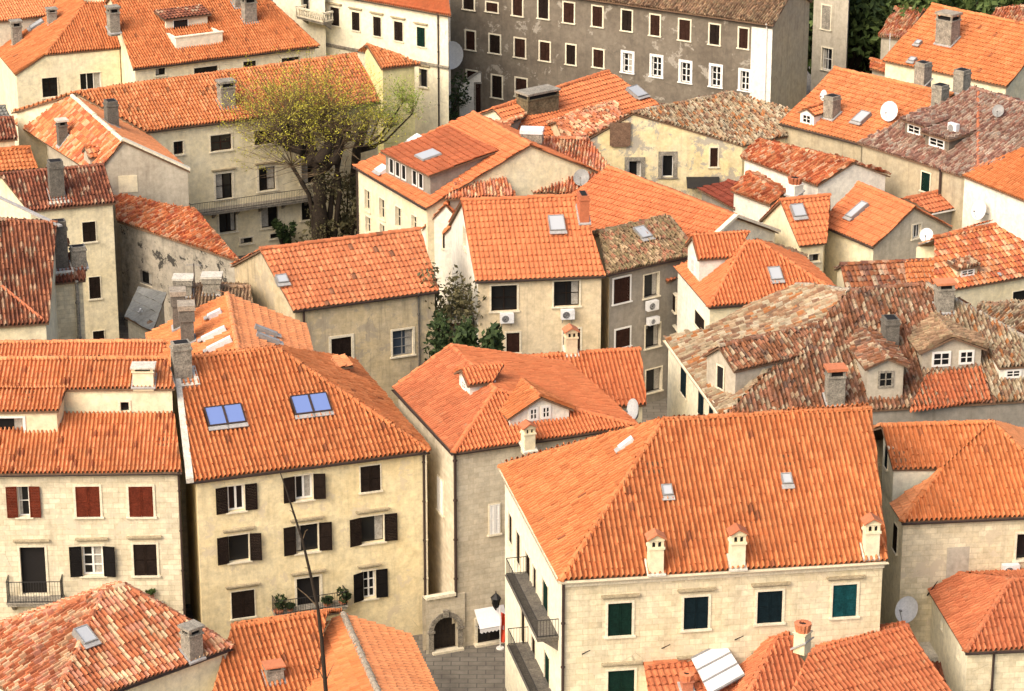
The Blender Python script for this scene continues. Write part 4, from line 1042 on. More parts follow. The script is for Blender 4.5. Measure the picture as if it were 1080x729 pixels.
# small dark red lean-to and white terrace at the right
h = House('lean_to', 'small dark red roofed lean-to beside the white side wall, lower right corner', 'lean-to', 'plaster_white')
A, B = at(990, 722, 4.2), at(1031, 718, 4.2); shed(h, A, B, 26, (978, 700), (1013, 696), 'tile_dark_red', 'rib'); h.finish()
h = House('terrace', 'flat white roof terrace between the round dish and the white walled house', 'terrace', 'plaster_white')
A, B = at(960, 700, 4.6), at(1004, 697, 4.6); z = 4.6
q = [A, B, at(990, 668, z), at(968, 668, z)]
mb = MB(); mb.prism(q, UP * .25); h.wall([(p, 1) for p in q], [q], .1); h.finish(); mb.build('roof_slab', ['mortar_white'], h.root)
# ------------------------------------------------------------------ bottom left hipped roof
E = 6.6
h = House('house', 'low cream house with a mottled pink hipped roof, in the bottom left corner', 'house', 'plaster_cream')
A, B = at(70, 748, E), at(245, 683, E)
fp = slope_plane(A, B, 27); R = fp.hit(108, 626)
iw = inward(A, B); dp = iw.dot(R - A); 
L = at(-60, 690, E)
A_ = A + (A - B).normalized() * 1.0
rl = R - (B - A).normalized() * 0.0
dl = V((R.x, R.y, 0)) - V((A_.x, A_.y, 0))
Cc = V((A_.x, A_.y, E)) + iw * 2 * dp + (A - B).normalized() * .0
Dd = B + iw * 2 * dp
R2 = fp.hit(160, 636); R2 = R + (B - A).normalized() * 1.2
f = [[A_, B, R2, R], [B, Dd, R2], [Cc, A_, R], [Dd, Cc, R, R2]]
h.roof(f[:2] + f[3:], 'tile_pink', 'rib', [(A_, R), (B, R2), (R, R2), (Cc, R)]); h.roof([f[2]], 'tile_pink', 'old')
h.wall([(A_, 1), (B, 1), (Dd, 1), (Cc, 1)], f, .15); h.finish(); gutter(h, A, B)
skylight(h, 0, fp, 89, 673, .75, 1.0, 'white'); chimney(h, 0, fp, 203, 692, .75, .7, 1.6, 'slab', 'stone_grey', 'stone_grey')
low_left = (h, fp)
# ------------------------------------------------------------------ bottom centre orange roofs
h = House('house', 'low house with a smooth bright orange gabled roof, below the planted balcony', 'house', 'plaster_cream')
r0, r1 = at(412, 760, 6.2), at(362, 648, 6.2)
rb = ridge_block(h, r0, r1, 4.6, 3.3, 24, 'tile_light', 'flat', matl='tile_bright', capmat='mortar_grey'); h.finish()  # brighter right slope painted in with a paler tile than the left
h = House('house', 'low house with a ribbed orange roof, right of the mottled pink hipped roof', 'house', 'plaster_cream')
A, B = at(215, 760, 4.6), at(330, 742, 4.6); b = h.block(A, B, 26, (244, 662), (345, 647), mat='tile_new', st='rib', level=False); h.finish()
chimney(h, 0, b['front'], 289, 716, .8, .7, .8, 'slab', 'stone_grey', 'tile_clay')
roofL = b
# ================================================================== middle rows
def simple(label, wall, E, a, b, slope, rl, rr, mat, st, cat='house', name='house', **k):
    h = House(name, label, cat, wall)
    A, B = at(a[0], a[1], E), at(b[0], b[1], E)
    bl = h.block(A, B, slope, rl, rr, mat=mat, st=st, **k)
    h.b = bl; return h
# red-brown roof behind the pediment house
h = simple('low house with a brick red roof, between the pediment dormer and the mossy roofed house', 'plaster_cream', 8.0, (556, 436), (682, 427), 27, (548, 379), (675, 367), 'tile_red_new', 'rib')
h.finish(); skylight(h, 0, h.b['front'], 600, 398, .9, .5, 'vent'); chimney(h, 0, h.b['front'], 602, 372, .65, .6, 1.5, 'gable', 'plaster_beige')
# old front house with weathered walls
h = simple('weathered two storey house with peeling plaster and a flat tiled orange roof', 'plaster_blotchy', 9.0, (309, 328), (463, 307), 27, (273, 262), (444, 243), 'tile_red_wx', 'flat')
h.win(0, 349.5, 356, 371, 392, 'shut', 'shutter_dark', t=.16, y=-.1); h.win(0, 414, 348, 435.5, 375, 'dark', glass='glass_blue', cs='grey_metal', t=.12)
h.finish(); gutter(h, h.b['A'], h.b['B']); skylight(h, 0, h.b['front'], 297, 297, .7, .7, 'white'); pipe(h, 0, 320, 345, r=.07); pipe(h, 0, 441, 345, 'stone_dark')
# red roofed house with two wide windows
h = simple('beige house with a red flat tiled roof, a white skylight and two wide dark windows', 'plaster_beige', 9.5, (501, 297), (639, 291), 30, (486, 213), (612, 205), 'tile_red_new', 'flat')
h.win(0, 518, 301, 545.5, 328, 'dark', cs='shutter_dark', nx=2, nz=2, t=.1); h.win(0, 584, 296.5, 611, 323, 'dark', cs='shutter_dark', nx=2, nz=2, t=.1)
h.win(0, 534, 351, 548, 372, 'shut', 'shutter_brown'); h.win(0, 594, 347, 612, 374, 'shut', 'shutter_brown')
for W in h.walls[3:4]: W['mat'] = 'plaster_white'
h.win(3, 489, 240, 492, 262, 'dark', t=.05, cs=None)
h.finish(); skylight(h, 0, h.b['front'], 587, 238, 1.0, 1.3, 'white'); gutter(h, h.b['A'], h.b['B'])
chimney(h, 0, h.b['front'], 615, 228, .6, 1.3, 1.5, 'brick', 'tile_clay')
air_con(h, 0, 534, 334, 'white air conditioner under the left wide window of the beige house'); air_con(h, 0, 598, 330, 'white air conditioner under the right wide window of the beige house')
b26 = h
# mossy house
h = simple('narrow grey house with a mossy brown old tiled roof and white framed windows', 'plaster_beige', 9.4, (640, 290), (736, 268), 24, (628, 242), (709, 233), 'tile_mossy', 'old', re='h')
h.walls[0]['mat'] = 'plaster_dark_grey'
h.win(0, 647, 293, 664, 319, 'shut', 'shutter_brown', fr='white_paint', y=0); h.win(0, 679, 289, 694.5, 313, 'dark', cs=None, t=.07); h.win(0, 649, 347, 664, 366, 'shut', 'shutter_brown', y=0, fr='white_paint')
h.win(0, 680.5, 342, 696, 366, 'dark', cs=None, t=.07); h.win(0, 681, 389, 697.5, 413, 'dark', cs=None, t=.07)
h.finish(); skylight(h, 0, h.b['front'], 677, 248, .85, 1.1, 'white'); gutter(h, h.b['A'], h.b['B'])
air_con(h, 0, 685, 321, 'white air conditioner on the narrow grey house, upper of the two below its mossy roof'); air_con(h, 0, 686, 337, 'white air conditioner on the narrow grey house, lower of the two below its mossy roof', ht=.45)
# hipped house with the tan side dormer
E = 9.0
h = House('house', 'white house with an orange hipped roof and gabled side dormer, right of the mossy roof', 'house', 'plaster_white')
A, B, C = at(747, 324, E), at(888, 313, E), at(712, 283, E)
fp = slope_plane(A, B, 33); R = fp.hit(787, 256); dv = C - A; lp = plane3(C, A, R)
R2 = R + (B - A).normalized() * .8; D = B + dv
f = [[A, B, R2, R], [C, A, R], [B, D, R2], [D, C, R, R2]]
h.roof(f, 'tile_red_new', 'rib', [(A, R), (B, R2), (R, R2)]); h.wall([(A, 1), (B, 1), (D, 1), (C, 1)], f, .15)
h.walls[0]['mat'] = 'plaster_cream'
h.win(3, 733.5, 332, 743.5, 347, 'shut', 'shutter_dark', t=.08, y=.0); h.win(3, 704.5, 308, 713, 325, 'shut', 'shutter_dark', t=.06, y=.0); h.win(3, 707, 346, 716, 360, 'dark', t=.06)
h.finish(); gutter(h, A, B); skylight(h, 0, fp, 817, 291, .8, 1.0, 'white')
dormer(h, lp, 731, 293, 2.6, 1.7, 'gable', 'plaster_white', 'tile_red_new', 'rib', rise=.7, win=[(0, .35, .55, .9)], over=.2)
# small lower roof beside it
h = simple('small low red roofed house tucked between the mossy roof and the side dormer', 'plaster_white', 8.0, (703, 298), (724, 290), 22, (697, 281), (722, 268), 'tile_red', 'flat'); h.finish()

# ---------------- old mottled house on the right with dormers
E = 9.0
h = House('house', 'old house with a wide mottled red and cream roof, gabled dormers and white left wall', 'house', 'plaster_bright')
A, B, C = at(762, 442, E), at(1052, 425, E), at(701, 358, E)
fp = slope_plane(A, B, 27); R1, R2 = fp.hit(897, 307), fp.hit(977, 300); dv = C - A
Rr = fp.hit(1082, 357)
lp = plane3(C, A, R1)
D = C + (B - A); Bx = fp.hit(1090, 423)
dep = inward(A, B).dot(R1 - A)
Cb = A + dv * (2 * dep / inward(A, B).dot(dv)); Db = Cb + (Bx - A)
pale = [C, A, R1, lp.hit(840, 300), lp.hit(779, 336)]
h.roof([[A, B, R2, R1]], 'tile_old_red', 'old', [(R1, R2)], over=dict(col=.25)); h.roof([[B, Bx, Rr, R2]], 'tile_pale', 'old', [(R2, Rr)], 'mortar_grey')
h.roof([pale], 'tile_pale', 'old', [(R1, lp.hit(840, 300))], 'mortar_grey', over=dict(col=.30, row=.42, jit=.045, amp=.12, sag=.08))
Cp = lp.hit(779, 336)
fb = [[D, C, R1, R2]]
K2, K1, K0 = V((R2.x, R2.y + 3, R2.z - 1.5)), V((R1.x, R1.y + 3, R1.z - 1.5)), V((Rr.x, Rr.y + 3, Rr.z - 1.5))
h.roof([[R1, R2, K2, K1], [R2, Rr, K0, K2]], 'tile_old_red', 'old')
ring = [(A, 1), (Bx, 1), (Rr, 1), (K0, 1), (K2, 1), (K1, 1), (C, 1)]
h.wall(ring, [[A, B, R2, R1], pale, [B, Bx, Rr, R2], [R1, R2, K2, K1], [R2, Rr, K0, K2]], .18)
h.walls[0]['mat'] = 'plaster_dark_grey'
w = 6
h.win(w, 718.5, 388, 724.5, 417, 'shut', 'shutter_night', t=.06, y=.0); h.win(w, 737, 407, 743, 440, 'shut', 'shutter_night', t=.06, y=.0); h.win(w, 748.5, 422, 753, 450, 'shut', 'shutter_night', t=.06, y=.0)
h.finish(); gutter(h, C, A, 'cream_metal')
for x, y, ww, hh, kw in ((933, 421, 2.0, 1.95, dict(wallm='plaster_grey', mat='tile_old_red', win=[(0, .75, .75, .85)], rise=.45)), (1003, 389, 3.4, 1.15, dict(wallm='plaster_grey', mat='tile_brown', win=[(-.6, .25, .95, .75), (.85, .3, .75, .7)], rise=.42))):
    dormer(h, fp, x, y, ww, hh, 'gable', st='old', over=.28, wcol='stone_grey' if x < 950 else 'white_paint', **kw)
dormer(h, fp, 1068, 401, 1.5, .75, 'shed', 'plaster_white', 'tile_pale', 'old', win=[(0, .2, .8, .4)], s2=10)
chimney(h, 0, fp, 880, 424, .95, .8, 2.1, 'slab', 'stone_grey', 'tile_clay'); chimney(h, 0, fp, 938, 363, .8, 1.0, 1.6, 'brick', 'stone_dark'); chimney(h, 0, fp, 995, 326, .95, .8, 1.7, 'slab', 'stone_grey', 'tile_clay')
# patch of newer orange tiles
pt = [fp.hit(*q) + fp.n * .06 for q in ((958, 437), (1046, 423), (1033, 389), (975, 398))]
h.root; hb = MB(); tile_face(hb, pt, mat=0, board=None, **STYLE['rib']); hb.build('repair_patch', ['tile_red'], h.roof_objs[0])
# big left dormer with a grey side wall
b0, b1 = fp.hit(776, 428), fp.hit(849, 375)
L0, L1 = at(775, 379.5, b1.z).lerp(V((b0.x, b0.y, b1.z)), .6), V(b1); ex = V((L1.x - L0.x, L1.y - L0.y, 0)).normalized(); iw = V((-ex.y, ex.x, 0)); W_ = 1.5
L0 = L0 - ex * .15; L1 = L1 + ex * .3
rg0 = L0 + iw * W_ + UP * 1.0; rg1 = L1 + iw * W_ + UP * 1.0 + ex * 2.2; K0 = L0 + iw * 2 * W_; K1 = L1 + iw * 2 * W_ + ex * 1.2
db = MB(); F0 = L0 + ex * .25
fl = lambda p, z: V((p.x, p.y, z))
db.add([F0 + iw * .15, L1 + iw * .15, fl(L1, b1.z - 3) + iw * .15, fl(F0, b0.z - 2.5) + iw * .15], [(0, 1, 2, 3)], 0, [(0, 4), (6, 4), (6, 0), (0, 0)])
db.add([F0 + iw * .15, F0 + iw * W_ + UP * .92, F0 + iw * (2 * W_ - .15), fl(F0, b0.z - 2.5) + iw * (2 * W_ - .15), fl(F0, b0.z - 2.5) + iw * .15], [(0, 1, 2, 3, 4)], 0, [(0, 3), (2, 4), (4, 3), (4, 0), (0, 0)])
d = db.build('dormer', ['plaster_grey'], h.root)
rb = MB(); tile_face(rb, [L0, L1, rg1, rg0], mat=0, board=1, **STYLE['old']); tile_face(rb, [K1, K0, rg0, rg1], mat=0, board=1, **STYLE['old']); ridge_caps(rb, rg0, rg1, jit=.02); rb.build('dormer_roof', ['tile_old_red', 'eave'], d)
wb = MB(); Mw = frame(F0 + iw * W_, iw, -ex, UP); wb.box(Mw, -.3, .3, 0, .02, -1.5, -.2, 1); casement(wb, Mw, -.38, .38, -1.58, -.12, .02, 0, 1, 1, .09); wb.build('window', ['stone_trim', 'void'], d)
old = h
# house beyond its lower right corner
h = simple('low pale house with one white framed window at the right edge, below mottled dormers', 'plaster_white', 8.2, (1050, 424), (1130, 418), 22, (1048, 401), (1130, 396), 'tile_purple', 'old')
h.win(0, 1071, 428, 1090, 448, 'dark', nx=2, nz=1, t=.05); h.finish()
# pale roof at the far right edge
h = simple('house with a pale old tiled roof behind a sloping ridge coping, at the right edge', 'plaster_cream', 8.5, (1020, 340), (1130, 372), 22, (1032, 322), (1130, 322), 'tile_pale', 'old', level=False); h.finish()

# ---------------- red cluster right of the centre
h = simple('house with a low roof half grey brown, half orange, above the mottled roof', 'plaster_cream', 8.4, (892, 309), (1003, 303), 24, (887, 282), (994, 271), 'tile_mottled', 'flat'); h.finish()
pl_ = h.b['front']; pt = [pl_.hit(*q) + pl_.n * .05 for q in ((957, 305), (1001, 303), (992, 273), (953, 276))]
hb = MB(); tile_face(hb, pt, mat=0, board=None, **STYLE['flat']); hb.build('repair_patch', ['tile_new'], h.roof_objs[0])
h = simple('house with a worn orange roof and one small dark window, at the right edge', 'plaster_cream', 8.6, (985, 309), (1130, 284), 27, (985, 251), (1050, 237), 'tile_worn', 'flat', level=False)
h.win(0, 1068, 306, 1092, 318, 'dark', cs=None, t=.05); h.finish(); dormer(h, h.b['front'], 1020, 291, 1.5, .5, 'shed', 'plaster_beige', 'tile_old_red', 'old', s2=5, win=[(0, .05, .9, .35)])
chimney(h, 0, h.b['front'], 1054, 291, .01, .01, .01, 'brick')
h = simple('cream house with a steep orange gabled roof and one long skylight, its gable window shuttered', 'plaster_cream', 8.0, (863, 236), (921, 261), 30, (905, 193), (965, 219), 'tile_red_new', 'flat', level=False)
h.walls[1]['mat'] = 'plaster_grey2'
h.win(1, 962.5, 237, 971, 251, 'dark', cs='white_paint', nx=3, nz=1); h.finish(); skylight(h, 0, h.b['front'], 905, 224, .7, 1.6, 'white'); gutter(h, h.b['A'], h.b['B'])
h = simple('small house with a steep red roof, one skylight and a cream left gable', 'plaster_cream', 8.0, (843, 260), (872, 257), 38, (822, 210), (876, 207), 'tile_red_new', 'flat')
h.win(0, 853, 268, 864, 276, 'dark', cs=None, t=.05); h.finish(); skylight(h, 0, h.b['front'], 841, 224, .9, 1.0, 'white')
h = simple('small annex with a pale red roof and a white gutter, beside the grey gable wall', 'plaster_dark_grey', 7.5, (983, 225), (1011, 219), 25, (955, 208), (994, 203), 'tile_red', 'flat'); h.finish(); gutter(h, h.b['A'], h.b['B'], 'white_paint')
# old red roofs behind
h = simple('house with crooked old red roof tiles below the yellow walled house', 'plaster_white', 9.0, (781, 166), (862, 196), 25, (801, 148), (902, 171), 'tile_old_mix', 'old', level=False); h.finish()
h = simple('narrow white house with a crooked old red roof and a stubby cream chimney', 'plaster_white', 7.8, (770, 201), (812, 217), 22, (788, 182), (826, 206), 'tile_old_mix', 'old', level=False); h.finish(); chimney(h, 0, h.b['front'], 838, 205, .9, .8, 1.3, 'pot', 'plaster_white')
h = simple('low house with a dark maroon roof, between the long orange roof and the yellow house', 'plaster_dark_grey', 6.5, (735, 199), (775, 221), 16, (768, 191), (790, 200), 'tile_maroon', 'flat', level=False); h.finish()
# long orange roof with the cream coped gable
h = simple('long smooth orange roofed house ending in a cream coped gable, behind the mossy roof', 'plaster_bright', 8.5, (570, 232), (729, 273), 25, (640, 176), (777, 229), 'tile_red_new', 'flat', level=False); h.finish()
b_ = h.b; mb = MB()
for p, q in ((b_['B'], b_['Rr']), (b_['Rr'], b_['B2'])):
    d = (q - p); s_ = V((b_['Rr'].x - b_['Rl'].x, b_['Rr'].y - b_['Rl'].y, 0)).normalized() * .22; mb.prism([p - s_, p + s_ * .6, q + s_ * .6, q - s_], UP * .2)
mb.build('coping', ['stone_trim'], h.root)
h = simple('narrow cream house with a brown old roof, just behind the hipped roof with side dormer', 'plaster_bright', 7.6, (775, 272), (848, 296), 20, (768, 246), (850, 273), 'tile_brown', 'old', level=False); h.finish()
# right hand cream wall with orange roof
h = simple('house with a tall pale left wall carrying a white dish, at the right edge', 'plaster_white', 10.0, (1011, 184), (1110, 224), 26, (1082, 156), (1190, 190), 'tile_bright', 'new', level=False); h.finish()
dish(h.wplane(0).hit(1041, 220) + h.walls[0]['n'] * .7, (-.75, -.6, .35), .62, 'large white dish on the pale wall under the bright orange roof, right edge', .3, foot=h.wplane(0).hit(1043, 226))
right_wall = h
# mottled roofs upper right
h = simple('house with a wide pinkish mottled roof and two dark dormers, upper right', 'plaster_grey3', 10.0, (904, 151), (1013, 186), 25, (1026, 93), (1160, 135), 'tile_purple', 'old', level=False)
h.win(0, 972, 182, 981, 202, 'shut', 'shutter_green', y=0, t=.08); pipe_at = (993, 190)
h.finish(); pipe(h, 0, 993, 190, r=.09)
fp = h.b['front']
for x, y, ww in ((964, 144, 1.9), (988, 158, 2.3)):
    dormer(h, fp, x, y, ww, .95, 'shed', 'plaster_dark', 'tile_purple', 'old', win=[(0, .25, ww * .6, .55)], s2=4, over=.3)
mb = MB(); tp = fp.hit(1032, 98); bt = fp.hit(1032, 176); mb.path([bt + fp.n * .06, tp + fp.n * .06], [.12, .12], 6); mb.build('mortar_line', ['tile_clay'], h.roof_objs[0])
p = fp.hit(1005, 148) + UP * .9; r = empty('air_conditioner', fp.hit(1005, 148)); tag(r, 'white air conditioner standing beside the right dark dormer of the pinkish mottled roof', 'air conditioner', 'air conditioners on the facades')
M = level_frame(fp, p); mb = MB(); mb.box(M, -.42, .42, -.17, .17, -.33, .33); mb.build('casing', ['white_metal'], r); mb = MB(); mb.tube(M @ V((-.1, -.18, 0)), M @ V((-.1, -.19, 0)), .25, .25, 16); mb.build('fan_grille', ['grey_metal'], r)
mb = MB(); mb.box(M, -.36, -.3, -.15, .15, -.95, -.331); mb.box(M, .3, .36, -.15, .15, -.95, -.331); mb.build('bracket', ['grey_metal'], r)
p = fp.hit(1052, 127); dish(p + UP * .7, (-.3, -.75, .5), .42, 'grey dish on the pinkish mottled roof, upper right', .7, 'grey_metal', foot=p)
h = simple('orange roofed house with a large dish and small dormer, left of pinkish mottled roof', 'plaster_grey3', 9.5, (822, 130), (908, 152), 24, (880, 72), (1006, 100), 'tile_bright2', 'flat', level=False); h.finish(); gutter(h, h.b['A'], h.b['B'])
fp = h.b['front']; skylight(h, 0, fp, 909, 126, .9, 1.3, 'white'); dormer(h, fp, 851, 131, 1.3, .8, 'gable', 'white_paint', 'tile_red_new', 'flat', rise=.5, win=[(0, .1, .75, .6)])
for x, y, k in ((877, 123, 0), (991, 112, 1), (973, 88, 1), (1014, 96, 1)): chimney(h, 0, fp, x, y, .9, .9, 1.6, 'brick', 'stone_grey')
p = fp.hit(937, 130); dish(p + UP * .9, (-.5, -.75, .3), .68, 'large white dish standing on the orange roof beside the skylight, upper right', .9, foot=p)
p = fp.hit(868, 113); dish(p + UP * .9, (-.8, -.5, .2), .38, 'small white dish above the little dormer on the orange roof, upper right', .9, foot=p)
h = simple('house with a big plain orange roof and a thick stone chimney, at the top right', 'plaster_cream', 9.5, (930, 64), (1062, 92), 25, (983, 5), (1110, 32), 'tile_bright', 'flat', level=False); h.finish()
fp = h.b['front']; chimney(h, 0, fp, 999, 44, 1.5, 1.2, 2.4, 'slab', 'stone_grey', 'mortar_grey'); skylight(h, 0, fp, 969, 47, .5, .5, 'white'); skylight(h, 0, fp, 963, 65, .6, .5, 'white')
h = simple('low house with an old pinkish roof beside the dark leafy tree, top right', 'plaster_grey', 8.0, (926, 38), (952, 42), 24, (944, 8), (975, 11), 'tile_pink', 'old', level=False); h.finish()
h = simple('distant house with an old pinkish roof in the top right corner', 'plaster_grey', 9.0, (1040, 24), (1120, 34), 22, (1050, 10), (1120, 4), 'tile_pink', 'old', level=False); h.finish()
h = simple('low wall house with a narrow tiled top between the two orange roofs, upper right', 'plaster_grey', 7.5, (917, 72), (985, 94), 18, (918, 62), (990, 84), 'tile_worn', 'flat', level=False); h.finish()
# ================================================================== centre back
E = 9.0
h = House('house', 'long cream house with a row of dormer windows, right of the bare pollarded tree', 'house', 'plaster_cream')
A, B = at(372, 175, E), at(449, 220, E)
b = h.block(A, B, 26, (499, 119), (560, 153), mat='tile_red_new', st='flat', level=False)
for x0, y0, x1, y1 in ((385, 201, 390.5, 222), (400.5, 210, 406, 231), (417.5, 219, 423.5, 240), (434.5, 228, 440, 243)): h.win(0, x0, y0, x1, y1, 'dark', cs='stone_trim', t=.08, nx=2, nz=2)
for x0, y0, x1, y1 in ((386, 229, 391, 246), (401, 237, 406, 254)): h.win(0, x0, y0, x1, y1, 'dark', cs='stone_trim', t=.08, nx=2, nz=2)
h.finish(); gutter(h, A, B); pipe(h, 0, 378, 200)
fp = b['front']; iw = inward(A, B); ex = (B - A).normalized()
# long shed dormer
s0, s1 = fp.hit(407, 183), fp.hit(454, 207); q0, q1 = s0 + UP * 1.5, s1 + UP * 1.5
t2 = math.tan(rad(11)); dp = 1.5 / (math.tan(rad(26)) - t2)
mb = MB(); mb.add([s0 - UP * .4, s1 - UP * .4, q1, q0], [(0, 1, 2, 3)], 0, [(0, 0), (4, 0), (4, 2), (0, 2)])
for s_, q_ in ((s0, q0), (s1, q1)): mb.add([s_ - UP * .4, q_, q_ + iw * dp + UP * dp * t2], [(0, 1, 2)], 0, [(0, 0), (0, 2), (3, 2)])
d = mb.build('dormer', ['plaster_dark_grey'], h.root); mb = MB()
tile_face(mb, [q0 - ex * .3 - iw * .3 - UP * (.3 * t2 - .1), q1 + ex * .3 - iw * .3 - UP * (.3 * t2 - .1), q1 + ex * .3 + iw * dp + UP * (dp * t2 + .1), q0 - ex * .3 + iw * dp + UP * (dp * t2 + .1)], mat=0, board=1, **STYLE['flat']); mb.build('dormer_roof', ['tile_rust', 'eave'], d)
L = (s1 - s0).length; Mw = frame(s0, (s1 - s0), -iw, UP)
for k in (.10, .24, .38, .62, .76): 
    wb = MB(); x0 = k * L; wb.box(Mw, x0, x0 + .62, 0, .03, .25, 1.3, 1); casement(wb, Mw, x0 - .04, x0 + .66, .2, 1.34, .03, 0, 1, 1, .08); wb.build('window', ['white_paint', 'glass'], d)
M = frame(q0.lerp(q1, .55) + iw * 1.4 + UP * (.2 + 1.4 * t2), ex, iw + UP * t2); mb = MB(); mb.box(M, -.7, .7, -.75, .75, 0, .12, 0, .04); mb.box(M, -.62, .62, -.67, .67, .121, .13, 1); mb.build('skylight', ['grey_metal', 'sky_glass'], d)
skylight(h, 0, fp, 404, 181, 1.0, .7, 'vent'); skylight(h, 0, fp, 440, 150, 1.2, .9, 'vent'); skylight(h, 0, fp, 416, 162, .9, .6, 'vent')
# mottled roofs right of it
h = simple('house with a pink mottled old roof and a white capped chimney, near the centre', 'plaster_cream', 9.2, (544, 203), (668, 207), 25, (500, 140), (620, 150), 'tile_pink', 'old'); h.finish()
chimney(h, 0, h.b['front'], 561, 168, 1.35, 1.0, 2.2, 'cap', 'stone_grey', 'white_metal')
p = h.b['front'].hit(613, 196); dish(p + UP * .6, (-.2, -.8, .55), .55, 'grey dish behind the red brick chimney of the beige house', .6, 'grey_metal', foot=p)
h = simple('house with a rough mottled orange roof beside the long dormer', 'plaster_dark_grey', 9.4, (462, 203), (512, 182), 24, (470, 150), (540, 130), 'tile_pink', 'old', level=False); h.finish()
# pair of small white gables
for (x, y, x1, y1, wl_, lb) in ((470, 216, 492, 180, 1.7, 'left of the pair of small white gabled houses beside the red flat tiled roof'), (492, 222, 506, 190, 1.6, 'right of the pair of small white gabled houses beside the red flat tiled roof')):
    h = House('house', lb, 'house', 'plaster_white'); r0, r1 = at(x, y, 9.2), at(x1, y1, 9.2); rb = ridge_block(h, r0, r1, wl_, wl_, 48, 'tile_red_new', 'flat', inset=.1)
    h.win(3, x - 3.0, y + 28, x + 1.5, y + 46, 'shut', 'shutter_dark', t=.06); h.finish()
h = simple('small gabled house with a mottled peaked roof, behind the red flat tiled roof', 'plaster_dark_grey', 9.6, (468, 210), (545, 207), 30, (480, 195), (527, 178), 'tile_pink', 'old', level=False); h.finish()
# red roof below the dark building
h = simple('red roofed house with one roof window, in front of the dark grey building', 'plaster_cream', 8.5, (560, 158), (705, 117), 24, (520, 115), (642, 75), 'tile_red_new', 'flat', level=False); h.finish(); skylight(h, 0, h.b['front'], 671, 99, 1.2, 1.3, 'white')
h = simple('brown mossy roofed house with a very broad chimney, left of the yellow house', 'plaster_beige', 9.0, (566, 135), (618, 124), 22, (548, 118), (606, 100), 'tile_brown', 'old', level=False); h.finish(); chimney(h, 0, h.b['front'], 567, 122, 2.9, 1.4, 2.0, 'slab', 'stone_moss', 'stone_grey')
h = simple('house with a rough orange mottled roof, directly left of the yellow gable', 'plaster_beige', 8.8, (600, 160), (668, 138), 24, (585, 128), (648, 108), 'tile_pink', 'old', level=False); h.finish()
# yellow gabled house
E = 8.6
h = House('house', 'yellow walled house with a broad low gable and stained plaster around two stone framed windows', 'house', 'plaster_yellow')
l0, q0 = at(604, 155, E), at(784, 154, E); vp = vplane(l0, q0); r0 = vp.hit(667, 119); r1 = at(742, 104, r0.z); dv = r1 - r0; dv.z = 0; dv = dv.normalized() * 9.5; r1 = r0 + dv
fR, fL = [q0, q0 + dv, r1, r0], [l0 + dv, l0, r0, r1]
h.roof([fR], 'tile_pale', 'old', [(r0, r1)]); h.roof([fL], 'tile_mottled', 'old')
h.wall([(l0, 1), (r0, 0), (q0, 1), (q0 + dv, 1), (r1, 0), (l0 + dv, 1)], [fR, fL], .15)
h.win(0, 663, 170, 676, 187, 'dark', fr='stone_grey', t=.3, cs='white_paint', nx=1, nz=1); h.win(0, 698.5, 164, 710, 187, 'dark', fr='stone_grey', t=.3, cs='white_paint', nx=1, nz=1); h.win(0, 749, 156, 757, 176, 'shut', 'shutter_brown', t=.1)
h.finish(); mb = MB(); W = h.walls[0]; M = frame(h.wplane(0).hit(741, 192), W['d'], W['n'], UP); mb.prism([M @ V(p) for p in ((-1.2, .02, .35), (1.2, .02, .35), (1.2, 1.0, -.2), (-1.2, 1.0, -.2))], UP * .05); mb.build('door_canopy', ['iron'], h.root)
M = frame(h.wplane(0).hit(654, 146), W['d'], W['n'], UP); mb = MB(); mb.box(M, -.75, .75, .003, .2, -.5, 1.2); mb.box(M, -.6, .6, .0, .18, -.6, -.501); mb.build('brick_flue', ['stone_brown'], h.root)
# ================================================================== left middle
E = 10.0
h = House('house', 'tall narrow cream house with a dark red roof and three windows above one another', 'house', 'plaster_cream2')
A, B = at(30, 223, E), at(123, 214, E); b = h.block(A, B, 27, (0, 186), (109, 173), mat='tile_dark_red', st='rib')
for x0, y0, x1, y1 in ((87, 234, 101, 255), (94, 292, 106, 315), (98, 349, 110, 360)): h.win(0, x0, y0, x1, y1, 'shut', 'shutter_dark', y=-.04, t=.05)
h.finish(); fp = b['front']; chimney(h, 0, fp, 60, 206, .95, .85, 2.4, 'brick', 'stone_dark'); mb = MB(); M = roof_frame(fp, fp.hit(61, 208)); mb.box(M, -.8, .8, -.75, -.5, 0, .16); mb.build('flashing', ['mortar_white'], h.roof_objs[0])
# dark red roofs on the left edge
h = simple('house with a large dark red patched roof and a cream wall, at the left edge', 'plaster_cream', 11.0, (-70, 350), (52, 341), 27, (-70, 228), (60, 236), 'tile_old_red2', 'rib', level=False)
h.finish(); mb = MB(); fp = h.b['front']; tp = [fp.hit(x, y) + fp.n * .1 for x, y in ((-10, 207), (62, 241))]; 
mb.prism([tp[0], tp[1], tp[1] + V((.2, .16, 0)), tp[0] + V((.2, .16, 0))], UP * .1); mb.build('verge', ['lead'], h.root)
mb = MB(); mb.path([fp.hit(2, 303) + fp.n * .1, fp.hit(45, 338) + fp.n * .1], [.11, .11], 6); mb.build('mortar_line', ['tile_clay'], h.roof_objs[0])
h = simple('narrow pale stone house with a small dark red roof and a tall flue', 'stone_warm', 11.2, (52, 300), (91, 296), 25, (50, 273), (89, 266), 'tile_dark_red', 'rib'); h.finish()
fp = h.b['front']; chimney(h, 0, fp, 65, 281, .75, .7, 2.9, 'brick', 'stone_dark'); chimney(h, 0, fp, 83, 281, .9, .6, 1.3, 'brick', 'stone_grey'); pipe(h, 0, 82, 330, 'stone_grey', r=.1)
